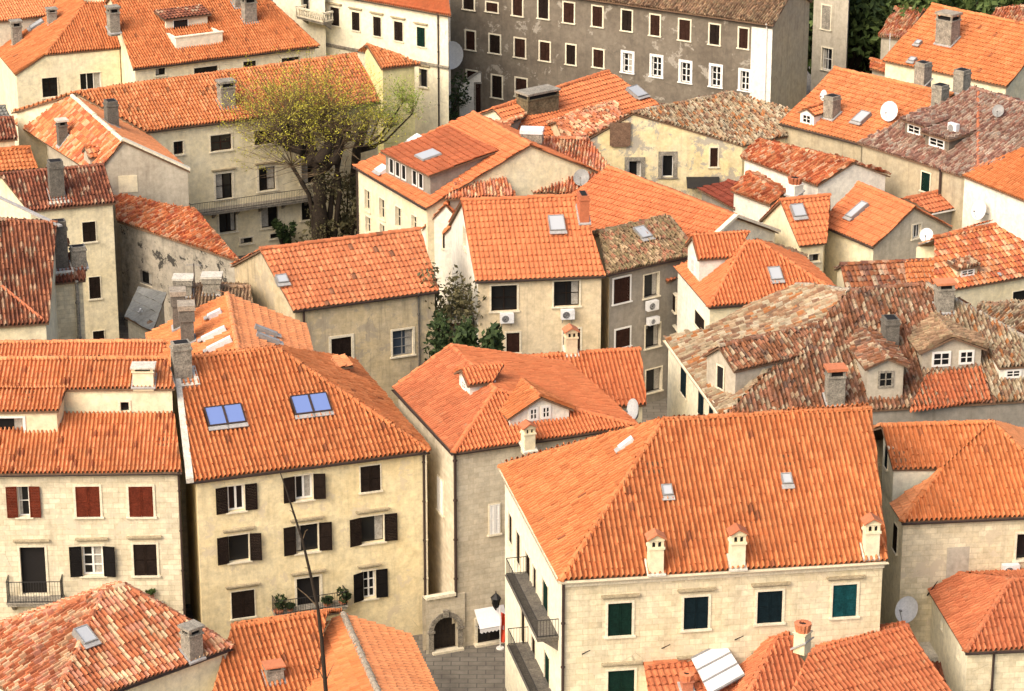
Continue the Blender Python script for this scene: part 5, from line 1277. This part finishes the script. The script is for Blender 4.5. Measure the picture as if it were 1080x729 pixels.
mb = MB(); M = roof_frame(fp, fp.hit(65, 284)); mb.box(M, -.65, .65, -.55, -.35, 0, .2); mb.box(M, -.65, -.45, -.35, .3, 0, .2); mb.box(M, .45, .65, -.35, .3, 0, .2); mb.build('flashing', ['mortar_white'], h.roof_objs[0])
# lean-to with sooty wall
h = House('lean_to', 'long lean-to with an orange roof over a soot blackened stone wall', 'lean-to', 'plaster_sooty')
A, B = at(123, 233, 7.6), at(255, 277, 7.6); s_ = shed(h, A, B, 20, (121, 204), (207, 222), 'tile_worn', 'old'); h.win(0, 148, 287, 160, 300, 'dark', cs=None, t=0); h.finish()
h = House('shed', 'grey stone slab roofed shed in front of the soot blackened wall', 'shed', 'stone_rough')
A, B = at(131, 334, 5.8), at(161, 350, 5.8); s_ = shed(h, A, B, 22, (146, 302), (176, 309), 'slate', 'slab'); h.finish(); skylight(h, 0, s_['front'], 150, 330, .01, .01, 'vent')
h = House('house', 'low brown roofed house carrying a pair of square white capped chimney stacks', 'house', 'stone_grey')
A, B = at(182, 326, 8.6), at(268, 326, 8.6); bl = h.block(A, B, 18, (188, 303), (264, 303), mat='tile_brown', st='old', bk=2.2); h.finish()
for x, y in ((194, 310), (224, 308)): chimney(h, 0, bl['front'], x, y, 1.05, .9, 1.15, 'cap', 'stone_grey', 'mortar_white')
# gabled house with ribbed left roof
E = 10.0
h = House('house', 'house with a grey plastered gable wall and worn orange roof, left of the long house', 'house', 'plaster_grey')
q0 = at(201, 181, E); l0 = at(98, 186, E); vp = vplane(l0, q0); r0 = vp.hit(130, 149); r1 = at(76, 101, r0.z); dv = V((r1.x - r0.x, r1.y - r0.y, 0))
q1, l1 = q0 + dv, l0 + dv; lp = plane3(l1, l0, r0)
L0, L1 = lp.hit(80, 193), lp.hit(12, 128); fL = [L1, L0, l0 + (r0 - l0) * .0, r0, r1]; fL = [L1, lp.hit(100, 184), r0, r1]; fR = [q0, q1, r1, r0]
h.roof([fL], 'tile_worn', 'flat', [(r0, r1)], 'stone_trim'); h.roof([fR], 'tile_light', 'flat'); h.wall([(q0, 1), (q1, 1), (r1, 0), (l1, 1), (l0, 1), (r0, 0)], [fR, fL], .15)  # right slope's brightness put into a paler tile colour
w = len(h.walls) - 1; h.finish()
mb = MB(); nn = h.walls[w]['n']; mb.prism([r0 + UP * .02, q0 + UP * .02, q0 - nn * .5 + UP * .02, r0 - nn * .5 + UP * .02], UP * .16); mb.build('coping', ['stone_trim'], h.root)
M = frame(h.wplane(w).hit(135, 194), h.walls[w]['d'], nn, UP); mb = MB(); mb.box(M, -.65, .65, 0, .03, -.6, .6); mb.build('plaster_patch', ['plaster_cream'], h.root)
chimney(h, 0, lp, 66, 150, .65, .65, 1.7, 'slab', 'stone_dark', 'mortar_white'); chimney(h, 1, plane3(q0, q1, r1), 118, 132, .95, .8, 1.8, 'brick', 'stone_dark', 'mortar_white')
dormer(h, lp, 92, 172, 1.6, .6, 'gable', 'plaster_grey', 'tile_worn', 'flat', rise=.6)
h = simple('low house with a plain orange roof above the tall narrow cream house, left edge', 'plaster_cream', 8.0, (-40, 185), (40, 178), 20, (-40, 160), (32, 156), 'tile_new', 'flat'); h.finish()
h = simple('small house showing a dark red roof corner, uppermost dark red roof at the left edge', 'plaster_cream', 9.6, (-30, 151), (19, 147), 22, (-30, 128), (14, 124), 'tile_dark_red', 'rib'); h.finish()
h = simple('low house with a white vent and pale roof, at the left edge', 'plaster_white', 8.4, (-40, 140), (16, 134), 14, (-40, 116), (6, 113), 'slate', 'flat'); h.finish()
# ================================================================== long balcony house
E = 10.4
h = House('house', 'long cream house with a stone balcony, behind the bare pollarded tree', 'house', 'plaster_cream')
A, B = at(154, 139, E), at(402, 108, E); b = h.block(A, B, 25, (80, 98), (376, 57), mat='tile_worn2', st='rib', level=False)
for x0, y0, x1, y1, k in ((183, 149, 193.5, 163, {}), (222, 142, 244.5, 159, {}), (268, 137, 290, 152.5, {}), (303, 131, 322, 146, {}), (361, 124, 371, 142, {})): h.win(0, x0, y0, x1, y1, 'dark', cs='shutter_brown', nx=2, nz=2, t=.08)
for x0, y0, x1, y1 in ((227.5, 183, 245, 210), (273, 176, 290.5, 201), (318, 168, 334, 194)): h.win(0, x0, y0, x1, y1, 'dark', cs='shutter_dark', nx=2, nz=2, t=.16, lintel=True, lg=.2)
for x0, y0, x1, y1 in ((231, 224, 249, 245), (275.5, 218, 293, 240), (318, 211, 334, 232)): h.win(0, x0, y0, x1, y1, 'dark', cs='shutter_dark', nx=2, nz=1, t=.12)
for x0, y0, x1, y1 in ((253.5, 251, 266.5, 257), (285, 246, 298, 251.5)): h.win(0, x0, y0, x1, y1, 'dark', cs=None, t=.1)
h.finish(); balcony(h, 0, 201, 330, 219, 207, 1.0, 'iron', 'stone_grey', 'bars', 6); gutter(h, A, B)
chimney(h, 0, b['front'], 239, 111, 1.1, .9, 1.9, 'slab', 'stone_grey', 'stone_grey')
h = simple('pale yellow gabled house end behind the lime green leaning tree', 'plaster_yellow2', 9.6, (402, 73), (445, 68), 24, (386, 47), (425, 60), 'tile_worn2', 'rib', level=False, bk=.5); h.finish()
# ================================================================== top left terrace house
E = 11.2
h = House('house', 'house with a white walled terrace cut into its broad orange roof, top left', 'house', 'plaster_cream')
A, B = at(140, 73, E), at(336, 49, E); b = h.block(A, B, 24, (108, -18), (268, -8), re='h', mat='tile_new', st='new')
for x0, y0, x1, y1 in ((164, 72, 174.5, 79.5), (204.5, 70.5, 230, 78.5), (256.5, 64.5, 270.5, 73), (297, 60.5, 316, 69)): h.win(0, x0, y0, x1, y1, 'dark', cs='shutter_dark', nx=2, nz=1, t=.07)
h.finish(); gutter(h, A, B); fp = b['front']
for x, y, w_ in ((120, 33, .8), (263, 22, 1.0), (252, 6, .9)): chimney(h, 0, fp, x, y, w_, .8, 2.0, 'slab', 'stone_grey', 'stone_grey')
# roof terrace: floor, parapet and back wall with a door
P0 = fp.hit(186, 53); P1 = fp.hit(235, 46); ex = V((P1.x - P0.x, P1.y - P0.y, 0)).normalized(); iw = V((-ex.y, ex.x, 0)); L = (P1 - P0).length; M = frame(V((P0.x, P0.y, P0.z)), ex, iw, UP); mb = MB()
mb.box(M, 0, L, 0, .22, -.6, .95); mb.box(M, 0, .2, .221, 2.6, -.6, .95); mb.box(M, L - .2, L, .221, 2.6, -.6, .95); mb.box(M, .2, L - .2, 2.4, 2.6, -.6, 1.9); mb.box(M, -.1, L + .1, -.06, .27, .951, 1.03)
t_ = mb.build('roof_terrace', ['plaster_bright'], h.root); mb = MB(); mb.box(M, .8, 2.0, 2.3, 2.39, .5, 1.75, 1); casement(mb, M, .75, 2.05, .45, 1.8, 2.28, 0, 1, 1, .06); mb.build('window', ['white_paint', 'void'], t_)
mb = MB(); tile_face(mb, [M @ V(q) for q in ((-.1, 2.1, 1.95), (L + .1, 2.1, 1.95), (L + .1, 4.2, 2.25), (-.1, 4.2, 2.25))], mat=0, board=1, **STYLE['flat']); mb.build('canopy', ['tile_dark_red', 'eave'], t_)
h = House('house', 'cream house with a hipped orange roof, left neighbour of the roof terrace house', 'house', 'plaster_cream')
A, B = at(48, 58, 11.4), at(127, 51, 11.4); fp = slope_plane(A, B, 24); vp = vplane(A, B); Lq = vp.hit(16, 79); R = fp.hit(90, 3); dv = inward(A, B) * 9
lp = plane3(Lq, A, R); f1 = [A, B, fp.hit(150, -2), R]; f2 = [Lq, A, R, lp.hit(20, 10), lp.hit(-40, 45)]; hd = lp.n.cross(UP).normalized(); hd = hd if hd.x < 0 else -hd; f2 = [Lq, A, R, R + hd * 9, Lq + hd * 9]
h.roof([f1, f2], 'tile_new', 'new', [(A, R)]); h.wall([(Lq, 1), (A, 0), (B, 1), (f1[2], 1), (R, 0), (f2[3], 1), (f2[4], 1)], [f1, f2], .12)
h.win(0, 44.5, 82, 61, 102.5, 'dark', cs='shutter_dark', t=.06); h.win(0, 84.5, 77, 106.5, 95, 'dark', cs='white_paint', nx=3, nz=1, t=.05); h.finish()
chimney(h, 0, lp, 18, 46, .75, .75, 1.9, 'slab', 'stone_grey', 'stone_grey'); chimney(h, 0, lp, 55, 24, .7, .7, 1.2, 'slab', 'stone_grey', 'stone_grey'); skylight(h, 0, lp, 40, 28, .9, 1.2, 'white')
h = simple('distant orange roofed house with a thin cream wall, in the top left corner', 'plaster_bright', 12.5, (-40, 27), (52, 17), 20, (-40, 5), (60, -6), 'tile_light', 'new'); h.finish()
# ================================================================== top centre
E = 13.0
h = House('house', 'tall cream house with a row of green shuttered windows, left of the dark grey building', 'house', 'plaster_bright')
A, B = at(338, -8, E), at(476, 17, E); b = h.block(A, B, 25, (350, -50), (470, -25), mat='tile_red_new', st='new', level=False)
for i, (x0, y0, x1, y1) in enumerate(((349, 8, 358, 27), (371.5, 13, 379.5, 32), (394, 18, 402, 38), (416, 23, 425, 43), (440, 29, 448.5, 49))): h.win(0, x0, y0, x1, y1, 'shut', 'shutter_dark' if i != 4 else 'shutter_green', lintel=True, t=.06, y=0)
h.win(0, 442.5, 73, 451, 92, 'dark', cs=None, lintel=True, t=.06); h.finish(); gutter(h, A, B); pipe(h, 0, 463, 60); cornice(h, 0, at(400, 52, 1).z + 0 if False else h.wplane(0).hit(400, 56).z, .3, .12, 'stone_grey')
h = simple('white house with a stone balcony, at the top edge left of the green shutters', 'plaster_bright', 14.0, (284, -30), (345, -16), 24, (290, -60), (345, -50), 'tile_red_new', 'new', level=False)
h.win(0, 318, -8, 327, 13, 'dark', cs=None); h.finish(); balcony(h, 0, 313, 341, 21, 13, 1.0, 'stone_trim', 'stone_grey', 'balusters', 2)
# dark grey building
E = 13.0
h = House('building', 'long dark grey plastered building with rows of white framed windows and flaking patches', 'building', 'plaster_dark')
A, B = at(470, -22, E), at(816, 27, E); b = h.block(A, B, 24, (520, -60), (838, -12), re='g', mat='tile_brown', st='old', level=False)
rows = [(489, -1, 500, 10), (513, 3, 525, 12.5), (541, -4, 551, 16.5), (568, -2, 578.5, 19.5), (594.5, 3, 605.5, 24), (625, 7, 635.5, 28), (656, 11, 666.5, 32.5), (686, 16, 696, 37.5), (716.5, 21, 728, 42.5), (748.5, 26, 759, 47), (779.5, 30, 789, 51)]
rowb = [(491.5, 33, 501, 52.5), (516.5, 37, 527.5, 56), (543, 41, 554, 60.5), (569.5, 44.5, 580, 64), (597.5, 47.5, 607, 68), (626, 52.5, 636.5, 71)]
white = [(657, 56, 667, 76.5), (687.5, 60, 697.5, 81), (718, 66, 728, 87), (750, 70, 760, 91.5), (781, 75, 790, 95.5)]
rowc = [(492.5, 75, 503, 90), (519, 80, 529.5, 103), (544, 83, 555.5, 102)]
for i, q in enumerate(rows + rowb + rowc): h.win(0, *q, 'shut', 'shutter_brown' if i % 3 else 'shutter_dark', fr='stone_trim', t=.12, y=-.06)
for q in white: h.win(0, *q, 'dark', fr='white_paint', t=.2, cs='white_paint', nx=2, nz=3, ct=.08)
for W in h.walls[1:3]: W['mat'] = 'plaster_grey3'
h.finish(); gutter(h, A, B); pipe(h, 0, 808, 70, 'white_paint')
mb = MB(); W = h.walls[0]; pw = h.wplane(0); o = pw.hit(785, 60); M = frame(V((o.x, o.y, 0)), W['d'], W['n'], UP); x1 = (pw.hit(814, 60) - M.translation).dot(W['d']); x0 = (pw.hit(792, 60) - M.translation).dot(W['d']); za, zb = pw.hit(800, 116).z, pw.hit(800, 29).z
mb.box(M, x0, x1, .003, .03, za, zb); mb.build('plaster_patch', ['plaster_white'], h.root)
p = pw.hit(482, 56); dish(p + W['n'] * .9, (-.35, -.85, .3), 1.1, 'large grey dish at the left end of the dark grey building', .4, 'white_metal', foot=p - UP * .3)
h = simple('tall narrow building with flaking grey walls, right of the dark grey building', 'plaster_grey', 12.0, (856, -14), (898, -6), 20, (862, -40), (900, -34), 'tile_brown', 'old', level=False)
h.win(0, 867, 6, 876, 31, 'shut', 'stone_grey', t=.12, y=0); h.win(0, 867, 51, 877.5, 74, 'dark', t=.12, nx=2, nz=2); h.finish()
# courtyard wall with a doorway below the dark building
h = House('garden_wall', 'white garden wall with a wooden gate, below the left end of the dark grey building', 'wall', 'plaster_white')
a, b2 = at(485, 142, 0), at(532, 141, 0); n = V(((b2 - a).y, -(b2 - a).x, 0)).normalized()
h.mkroot((a + b2) / 2); W = dict(o=V((a.x, a.y, 0)), d=(b2 - a).normalized(), n=n, top=[(0, 4.2), ((b2 - a).length * .45, 5.4), ((b2 - a).length, 4.0)], base=-.2, holes=[], mat='plaster_white'); h.walls.append(W)
W2 = dict(W); W2['o'] = W['o'] - n * .4; W2['holes'] = []; h.walls.append(W2); L = (b2 - a).length
h.wins.append((0, L * .36, L * .56, 1.2, 4.4, 'shut', 'shutter_brown', dict(fr='stone_grey', t=.15))); W['holes'].append((L * .36, L * .56, 1.2, 4.4)); h.finish()
mb = MB(); Mq = frame(W['o'], W['d'], n, UP); mb.prism([Mq @ V((0, .1, 4.2)), Mq @ V((L * .45, .1, 5.4)), Mq @ V((L * .45, -.5, 5.4)), Mq @ V((0, -.5, 4.2))], UP * .1); mb.prism([Mq @ V((L * .45, .1, 5.4)), Mq @ V((L, .1, 4.0)), Mq @ V((L, -.5, 4.0)), Mq @ V((L * .45, -.5, 5.4))], UP * .1); mb.build('coping', ['stone_grey'], h.root)
# yard sheds by the alley right of the weathered house
h = simple('small lean-to with a pale smooth roof in the alley beside the weathered house', 'plaster_dark_grey', 6.5, (474, 342), (499, 340), 14, (470, 324), (492, 322), 'cream_sheet', 'sheet', level=False, caps=False); h.finish()
# ================================================================== trees and plants
def limb(mb, p, d, L, r, depth, tips, spread=.5, up=.25, mat=0, n=6, taper=.72):
    pts, rs = [V(p)], [r]; d = V(d).normalized(); k = 4
    for i in range(k):
        d = (d + V(RNG.normal(size=3)) * .16 + UP * up * .12).normalized(); pts.append(pts[-1] + d * L / k); rs.append(r * (1 - (1 - taper) * (i + 1) / k))
    mb.path(pts, rs, n, mat)
    if depth == 0: tips.append((pts[-1], d)); return
    for c in range(3 if depth > 1 else 3):
        nd = (d + V(RNG.normal(size=3)) * spread + UP * up).normalized()
        limb(mb, pts[-1 if c else -2], nd, L * (.62 + .2 * RNG.random()), rs[-1] * .75, depth - 1, tips, spread, up, mat, max(3, n - 1), taper)
# pollarded tree: thick dark trunk, stubby fists, a haze of budding shoots
base = at(338, 262, 0); base.y -= 3.0
r = empty('pollarded_tree', base); tag(r, 'bare pollarded tree with a thick dark trunk and a haze of yellow green buds', 'tree')
def knobby(mb, pts, rs, n=12, k=6):
    P, R = [], []
    for i in range(len(pts) - 1):
        for j in range(k):
            t = j / k; P.append(V(pts[i]).lerp(V(pts[i + 1]), t) + V(RNG.normal(size=3)) * rs[i] * .06); R.append((rs[i] * (1 - t) + rs[i + 1] * t) * RNG.uniform(.86, 1.16))
    P.append(V(pts[-1])); R.append(rs[-1] * 1.15); mb.path(P, R, n)
def P_(x, y, off=0.0):                                  # point on the tree's own upright plane
    q = Pl(base + V((0, off, 0)), (0, 1, 0)).hit(x, y); return q
tb = MB()
knobby(tb, [base, P_(338, 215), P_(337, 185), P_(333, 165)], [.62, .5, .46, .5]); tips = []
fists = []
for pts, rs in (([(331, 172), (318, 158), (305, 142), (298, 130)], [.44, .36, .32, .34]), ([(334, 170), (326, 150), (320, 132), (319, 122)], [.4, .34, .3, .28]), ([(336, 172), (346, 155), (348, 140), (340, 126)], [.42, .36, .3, .28]), ([(338, 176), (352, 168), (358, 158), (356, 140)], [.5, .4, .3, .25]), ([(318, 158), (308, 156), (296, 150), (288, 140)], [.35, .3, .25, .2])):
    q = [P_(x, y, random.uniform(-.8, .8)) for x, y in pts]; knobby(tb, q, rs, 9, 4); fists.append(q[-1]); fists.append(q[-2])
for x0, x1, xt, yt in ((345, 350, 362, 150), (352, 358, 352, 135), (330, 326, 308, 175)):   # side stems
    q = [base + V((0, .4, 0)) if x0 < 340 else P_(x0, 255, .6), P_(x1, 205, .5), P_(xt, yt, .3)]; knobby(tb, q, [.22, .18, .13], 7, 5); fists.append(q[-1])
sh = MB(); lf = MB()
def shoot(p, d, L, r0):
    pts = [p]; dd = V(d).normalized()
    for i in range(4): dd = (dd + V(RNG.normal(size=3)) * .13 + UP * .03).normalized(); pts.append(pts[-1] + dd * L / 4)
    sh.path(pts, [r0, r0 * .8, r0 * .6, r0 * .4, r0 * .2], 3)
    return pts
allpts = []
for f in fists:
    for k in range(52):
        a = RNG.uniform(0, 2 * math.pi); t = RNG.uniform(.1, 1.45); d = V((math.sin(t) * math.cos(a) * 1.9 - .05, math.sin(t) * math.sin(a) * .8, math.cos(t) * .9))
        pt = shoot(f, d, RNG.uniform(2.5, 6.2), .02); allpts.append(pt)
        for m in (2, 3):
            d2 = (d + V(RNG.normal(size=3)) * .5).normalized(); allpts.append(shoot(pt[m], d2, RNG.uniform(.8, 1.8), .012))
for f in fists + [P_(337, 180)] * 3:                    # dark drooping twigs against the facade
    for k in range(9):
        shoot(f + V(RNG.normal(size=3)) * .3, V((RNG.normal() * .9, RNG.normal() * .6, -.5 + RNG.random() * .7)), RNG.uniform(1.2, 3.2), .03)
for pt in allpts:
    for _ in range(8):
        i = RNG.integers(2, 4); p = pt[i].lerp(pt[i + 1], RNG.random()) + V(RNG.normal(size=3)) * .10
        a = V(RNG.normal(size=3)).normalized(); b_ = a.cross(V(RNG.normal(size=3))).normalized(); s = RNG.uniform(.035, .075); lf.add([p - a * s, p + b_ * s * .6, p + a * s, p - b_ * s * .6], [(0, 1, 2, 3)])
iv = MB()
for k in range(26):
    y_ = RNG.uniform(165, 255); leaf_clump(iv, P_(337 + RNG.normal() * 5, y_, RNG.uniform(-1, .2)), .45, .45, .6, 26, .09)
iv.build('ivy', ['leaf_dry'], r)
tb.build('trunk', ['bark'], r, True); sh.build('twigs', ['twig'], r); lf.build('buds', ['leaf_bud'], r)
# slim dark leaning tree with lime leaves to its right
base = at(384, 250, 0); base.y -= 2.0
r = empty('leaning_tree', base); tag(r, 'slim dark leaning tree with fine lime green leaves, right of the bare pollarded tree', 'tree')
tb, sh, lf = MB(), MB(), MB(); allpts = []
tb.path([base, P_(374, 190), P_(376, 160), P_(381, 145), P_(386, 127)], [.4, .36, .34, .33, .3], 8)
for x, y, n_ in ((386, 127, 40), (381, 145, 24), (400, 125, 34), (425, 108, 44), (412, 135, 34), (435, 120, 26)):
    p = P_(x, y, random.uniform(-1.5, 1.5))
    if x > 390: tb.path([P_(378, 160), P_((378 + x) / 2, (165 + y) / 2 + 6), p], [.14, .09, .05], 5)
    for k in range(n_):
        a = RNG.uniform(0, 2 * math.pi); t = RNG.uniform(.1, 1.5); d = V((math.sin(t) * math.cos(a), math.sin(t) * math.sin(a), math.cos(t))); allpts.append(shoot(p, d, RNG.uniform(1.0, 2.6), .016))
for pt in allpts:
    q = 16 if pt[0].x > P_(395, 130).x else 9
    for _ in range(q):
        i = RNG.integers(1, 4); p = pt[i].lerp(pt[i + 1], RNG.random()) + V(RNG.normal(size=3)) * .14
        a = V(RNG.normal(size=3)).normalized(); b_ = a.cross(V(RNG.normal(size=3))).normalized(); s = RNG.uniform(.04, .09); lf.add([p - a * s, p + b_ * s * .6, p + a * s, p - b_ * s * .6], [(0, 1, 2, 3)])
tb.build('trunk', ['bark'], r, True); sh.build('twigs', ['twig'], r); lf.build('leaves', ['leaf_lime'], r)
def bush(x, y, hgt, wid, label, leafm='leaf_dark', name='shrub', cat='shrub', z=0, n=9, trunk=.12, group=None, dens=130, size=.16, dy=0):
    base = at(x, y, z); base.y += dy; r = empty(name, base); tag(r, label, cat, group); tb = MB(); lf = MB(); tips = []
    for k in range(n):
        c = base + V((RNG.uniform(-.5, .5) * wid, RNG.uniform(-.5, .5) * wid, hgt * RNG.uniform(.3, .9)))
        tb.path([base, base.lerp(c, .5) + V(RNG.normal(size=3)) * .1, c], [trunk, trunk * .6, trunk * .2], 5)
        leaf_clump(lf, c, wid * RNG.uniform(.18, .32), wid * RNG.uniform(.18, .32), hgt * RNG.uniform(.10, .22), dens, size)
    tb.build('trunk', ['bark'], r); lf.build('foliage', [leafm], r)
bush(368, 262, 6.5, 3.6, 'dense dark bush right of the thick pollarded trunk', 'leaf_dry', dy=-1)
bush(352, 268, 3.8, 4.2, 'brown leafless scrub at the foot of the pollarded tree', 'leaf_dry')
bush(300, 268, 3.0, 1.3, 'slim dark shrub against the long cream house, below its balcony', 'leaf_dark', n=6)
bush(442, 155, 5.2, 4.5, 'dark leafy shrub in the yard behind the cream dormered house', 'leaf_dark')
bush(468, 150, 6.6, 4.5, 'grey green shrub beside the white garden wall', 'leaf_dark')
bush(482, 478, 9.2, 3.0, 'dark evergreen bush in the alley right of the weathered house', 'leaf_dark', n=26)
bush(505, 484, 8.2, 2.6, 'broad leaved green tree in the alley against the beige house', 'leaf_dark', 'tree', 'tree', n=18, size=.3, dens=90)
bush(474, 440, 9.8, 3.2, 'olive green climbing shrub in the alley under the pair of small white gables', 'leaf_dry', n=24)
bush(910, 92, 8.5, 7.0, 'dark leafy tree right of the tall flaking building, upper right', 'leaf_mid', 'tree', 'tree', n=26, trunk=.3, dens=220, size=.24)
# hillside wood behind the town
for i, (x, y, hh, ww, lm, lb) in enumerate(((1060, 12, 9, 11, 'leaf_mid', 'mid green tree at the top right edge, rightmost behind the far roofs'), (1025, 10, 9, 10, 'leaf_mid', 'green tree at the top edge above the thick stone chimney'), (985, 6, 10, 10, 'leaf_mid', 'green tree at the top edge, left of the thick stone chimney'), (945, 4, 11, 10, 'leaf_mid', 'mid green tree at the top edge above the low pinkish roof'), (905, 2, 11, 9, 'leaf_dark', 'tall dark tree at the top edge right of the tall flaking building'))):
    q_ = at(x, -6, hh + 1.0); px_, py_ = proj(V((q_.x, q_.y + 10, 0)))
    bush(px_, py_, hh + 1.5, ww, lb, lm, 'tree', 'tree', n=26, trunk=.35, dens=170, size=.4, group='trees behind the town')
# thin bare sapling in the foreground
p0, p1 = at(347, 760, 5.0), None
pl = Pl(p0, (0, 1, .05)); r = empty('bare_sapling', V((p0.x, p0.y, 0))); tag(r, 'thin bare leafless sapling rising in the foreground in front of the planted balcony', 'tree'); mb = MB()
pts = [pl.hit(x, y) for x, y in ((347, 770), (343, 720), (339, 672), (335, 640), (328, 608), (319, 570), (311, 545), (303, 520), (295, 497))]
mb.path([V((p0.x, p0.y, 0))] + pts, [.14, .115, .10, .088, .078, .068, .058, .048, .035, .02], 7); mb.build('trunk', ['bark'], r, True)
for a, b_ in (((335, 640), (312, 622)), ((335, 640), (330, 627)), ((339, 672), (350, 655)), ((328, 608), (322, 596)), ((311, 545), (305, 540)), ((343, 720), (352, 704)), ((343, 720), (330, 700)), ((319, 570), (325, 556))):
    mb = MB(); q0, q1 = pl.hit(*a), pl.hit(*b_); mb.path([q0, q0.lerp(q1, .5) + V((0, .1, .08)), q1 + V((0, RNG.uniform(-.5, .5), 0))], [.035, .025, .012], 4); mb.build('branch', ['twig'], r)
# dish beside the big house and other small things
p = at(956, 643, 7.0); dish(p, (-.6, -.6, .5), .62, 'big white dish between the house with three white chimneys and the right cream house', 1.2)
# window box plants on the stone house ledge
potted(lx + UP * .05, .28, .25, 'small plant in a pot on the stone ledge of the house with red shutters', 'leaf_mid')
p = at(667, 437, 9.0); dish(p + V((0, 0, .3)), (-.85, -.5, .2), .55, 'small white dish at the foot of the brick red roof behind the pediment house', .8, foot=p - UP * .6)
p = at(977, 248, 8.8); dish(p, (-.3, -.8, .5), .45, 'small white dish by the shuttered gable window', .6)

for (x, y, h_, base_h, lb) in ((206, 322, 2.6, 10.6, 'thin dark mast beside the square chimney stacks, left of the orange roof with white vents'), (937, 76, 3.2, 8.0, 'thin white pole by the narrow tiled wall top, upper right')):
    p = at(x, y, base_h); r = empty('antenna_mast', p); tag(r, lb, 'mast', 'masts on the roofs'); mb = MB(); mb.tube(p - UP * 1.5, p + UP * h_, .045, .03, 6); mb.build('pole', ['white_metal' if x > 500 else 'dark_metal'], r)
    mb = MB(); mb.tube(p + UP * (h_ - .1) - V((.45, 0, 0)), p + UP * (h_ - .1) + V((.45, 0, 0)), .012, .012, 4)
    for k in range(6): q = p + UP * (h_ - .1) + V((-.4 + .16 * k, 0, 0)); mb.tube(q - V((0, .22, 0)), q + V((0, .22, 0)), .008, .008, 4)
    mb.build('aerial', ['grey_metal'], r)
# ================================================================== light
w = bpy.data.worlds.new('World'); sc.world = w; w.use_nodes = True
nt = w.node_tree; nt.nodes.clear(); out = nt.nodes.new('ShaderNodeOutputWorld'); bg = nt.nodes.new('ShaderNodeBackground'); sk = nt.nodes.new('ShaderNodeTexSky')
SUN_EL, SUN_AZ = 42, -136          # azimuth from +Y towards +X: light from behind the eye's left
sk.sky_type = 'NISHITA'; sk.sun_disc = False; sk.sun_elevation = rad(SUN_EL); sk.sun_rotation = rad(SUN_AZ); sk.air_density = 1.0; sk.dust_density = 6.0; sk.ozone_density = .6
nt.links.new(sk.outputs[0], bg.inputs[0]); bg.inputs[1].default_value = .15; nt.links.new(bg.outputs[0], out.inputs[0])
sun = bpy.data.objects.new('sun', bpy.data.lights.new('sun', 'SUN')); COL.objects.link(sun)
sun.data.energy = 1.0; sun.data.angle = rad(60); sun.data.color = (1, .93, .82)
d = V((math.sin(rad(SUN_AZ)) * math.cos(rad(SUN_EL)), math.cos(rad(SUN_AZ)) * math.cos(rad(SUN_EL)), math.sin(rad(SUN_EL))))
sun.rotation_euler = d.to_track_quat('Z', 'Y').to_euler(); sun.location = d * 200
vs = sc.view_settings; vs.view_transform = 'Standard'; vs.look = 'None'; vs.exposure = .84; vs.gamma = 1; vs.use_curve_mapping = False
sc.cycles.max_bounces = 6; sc.cycles.use_denoising = True
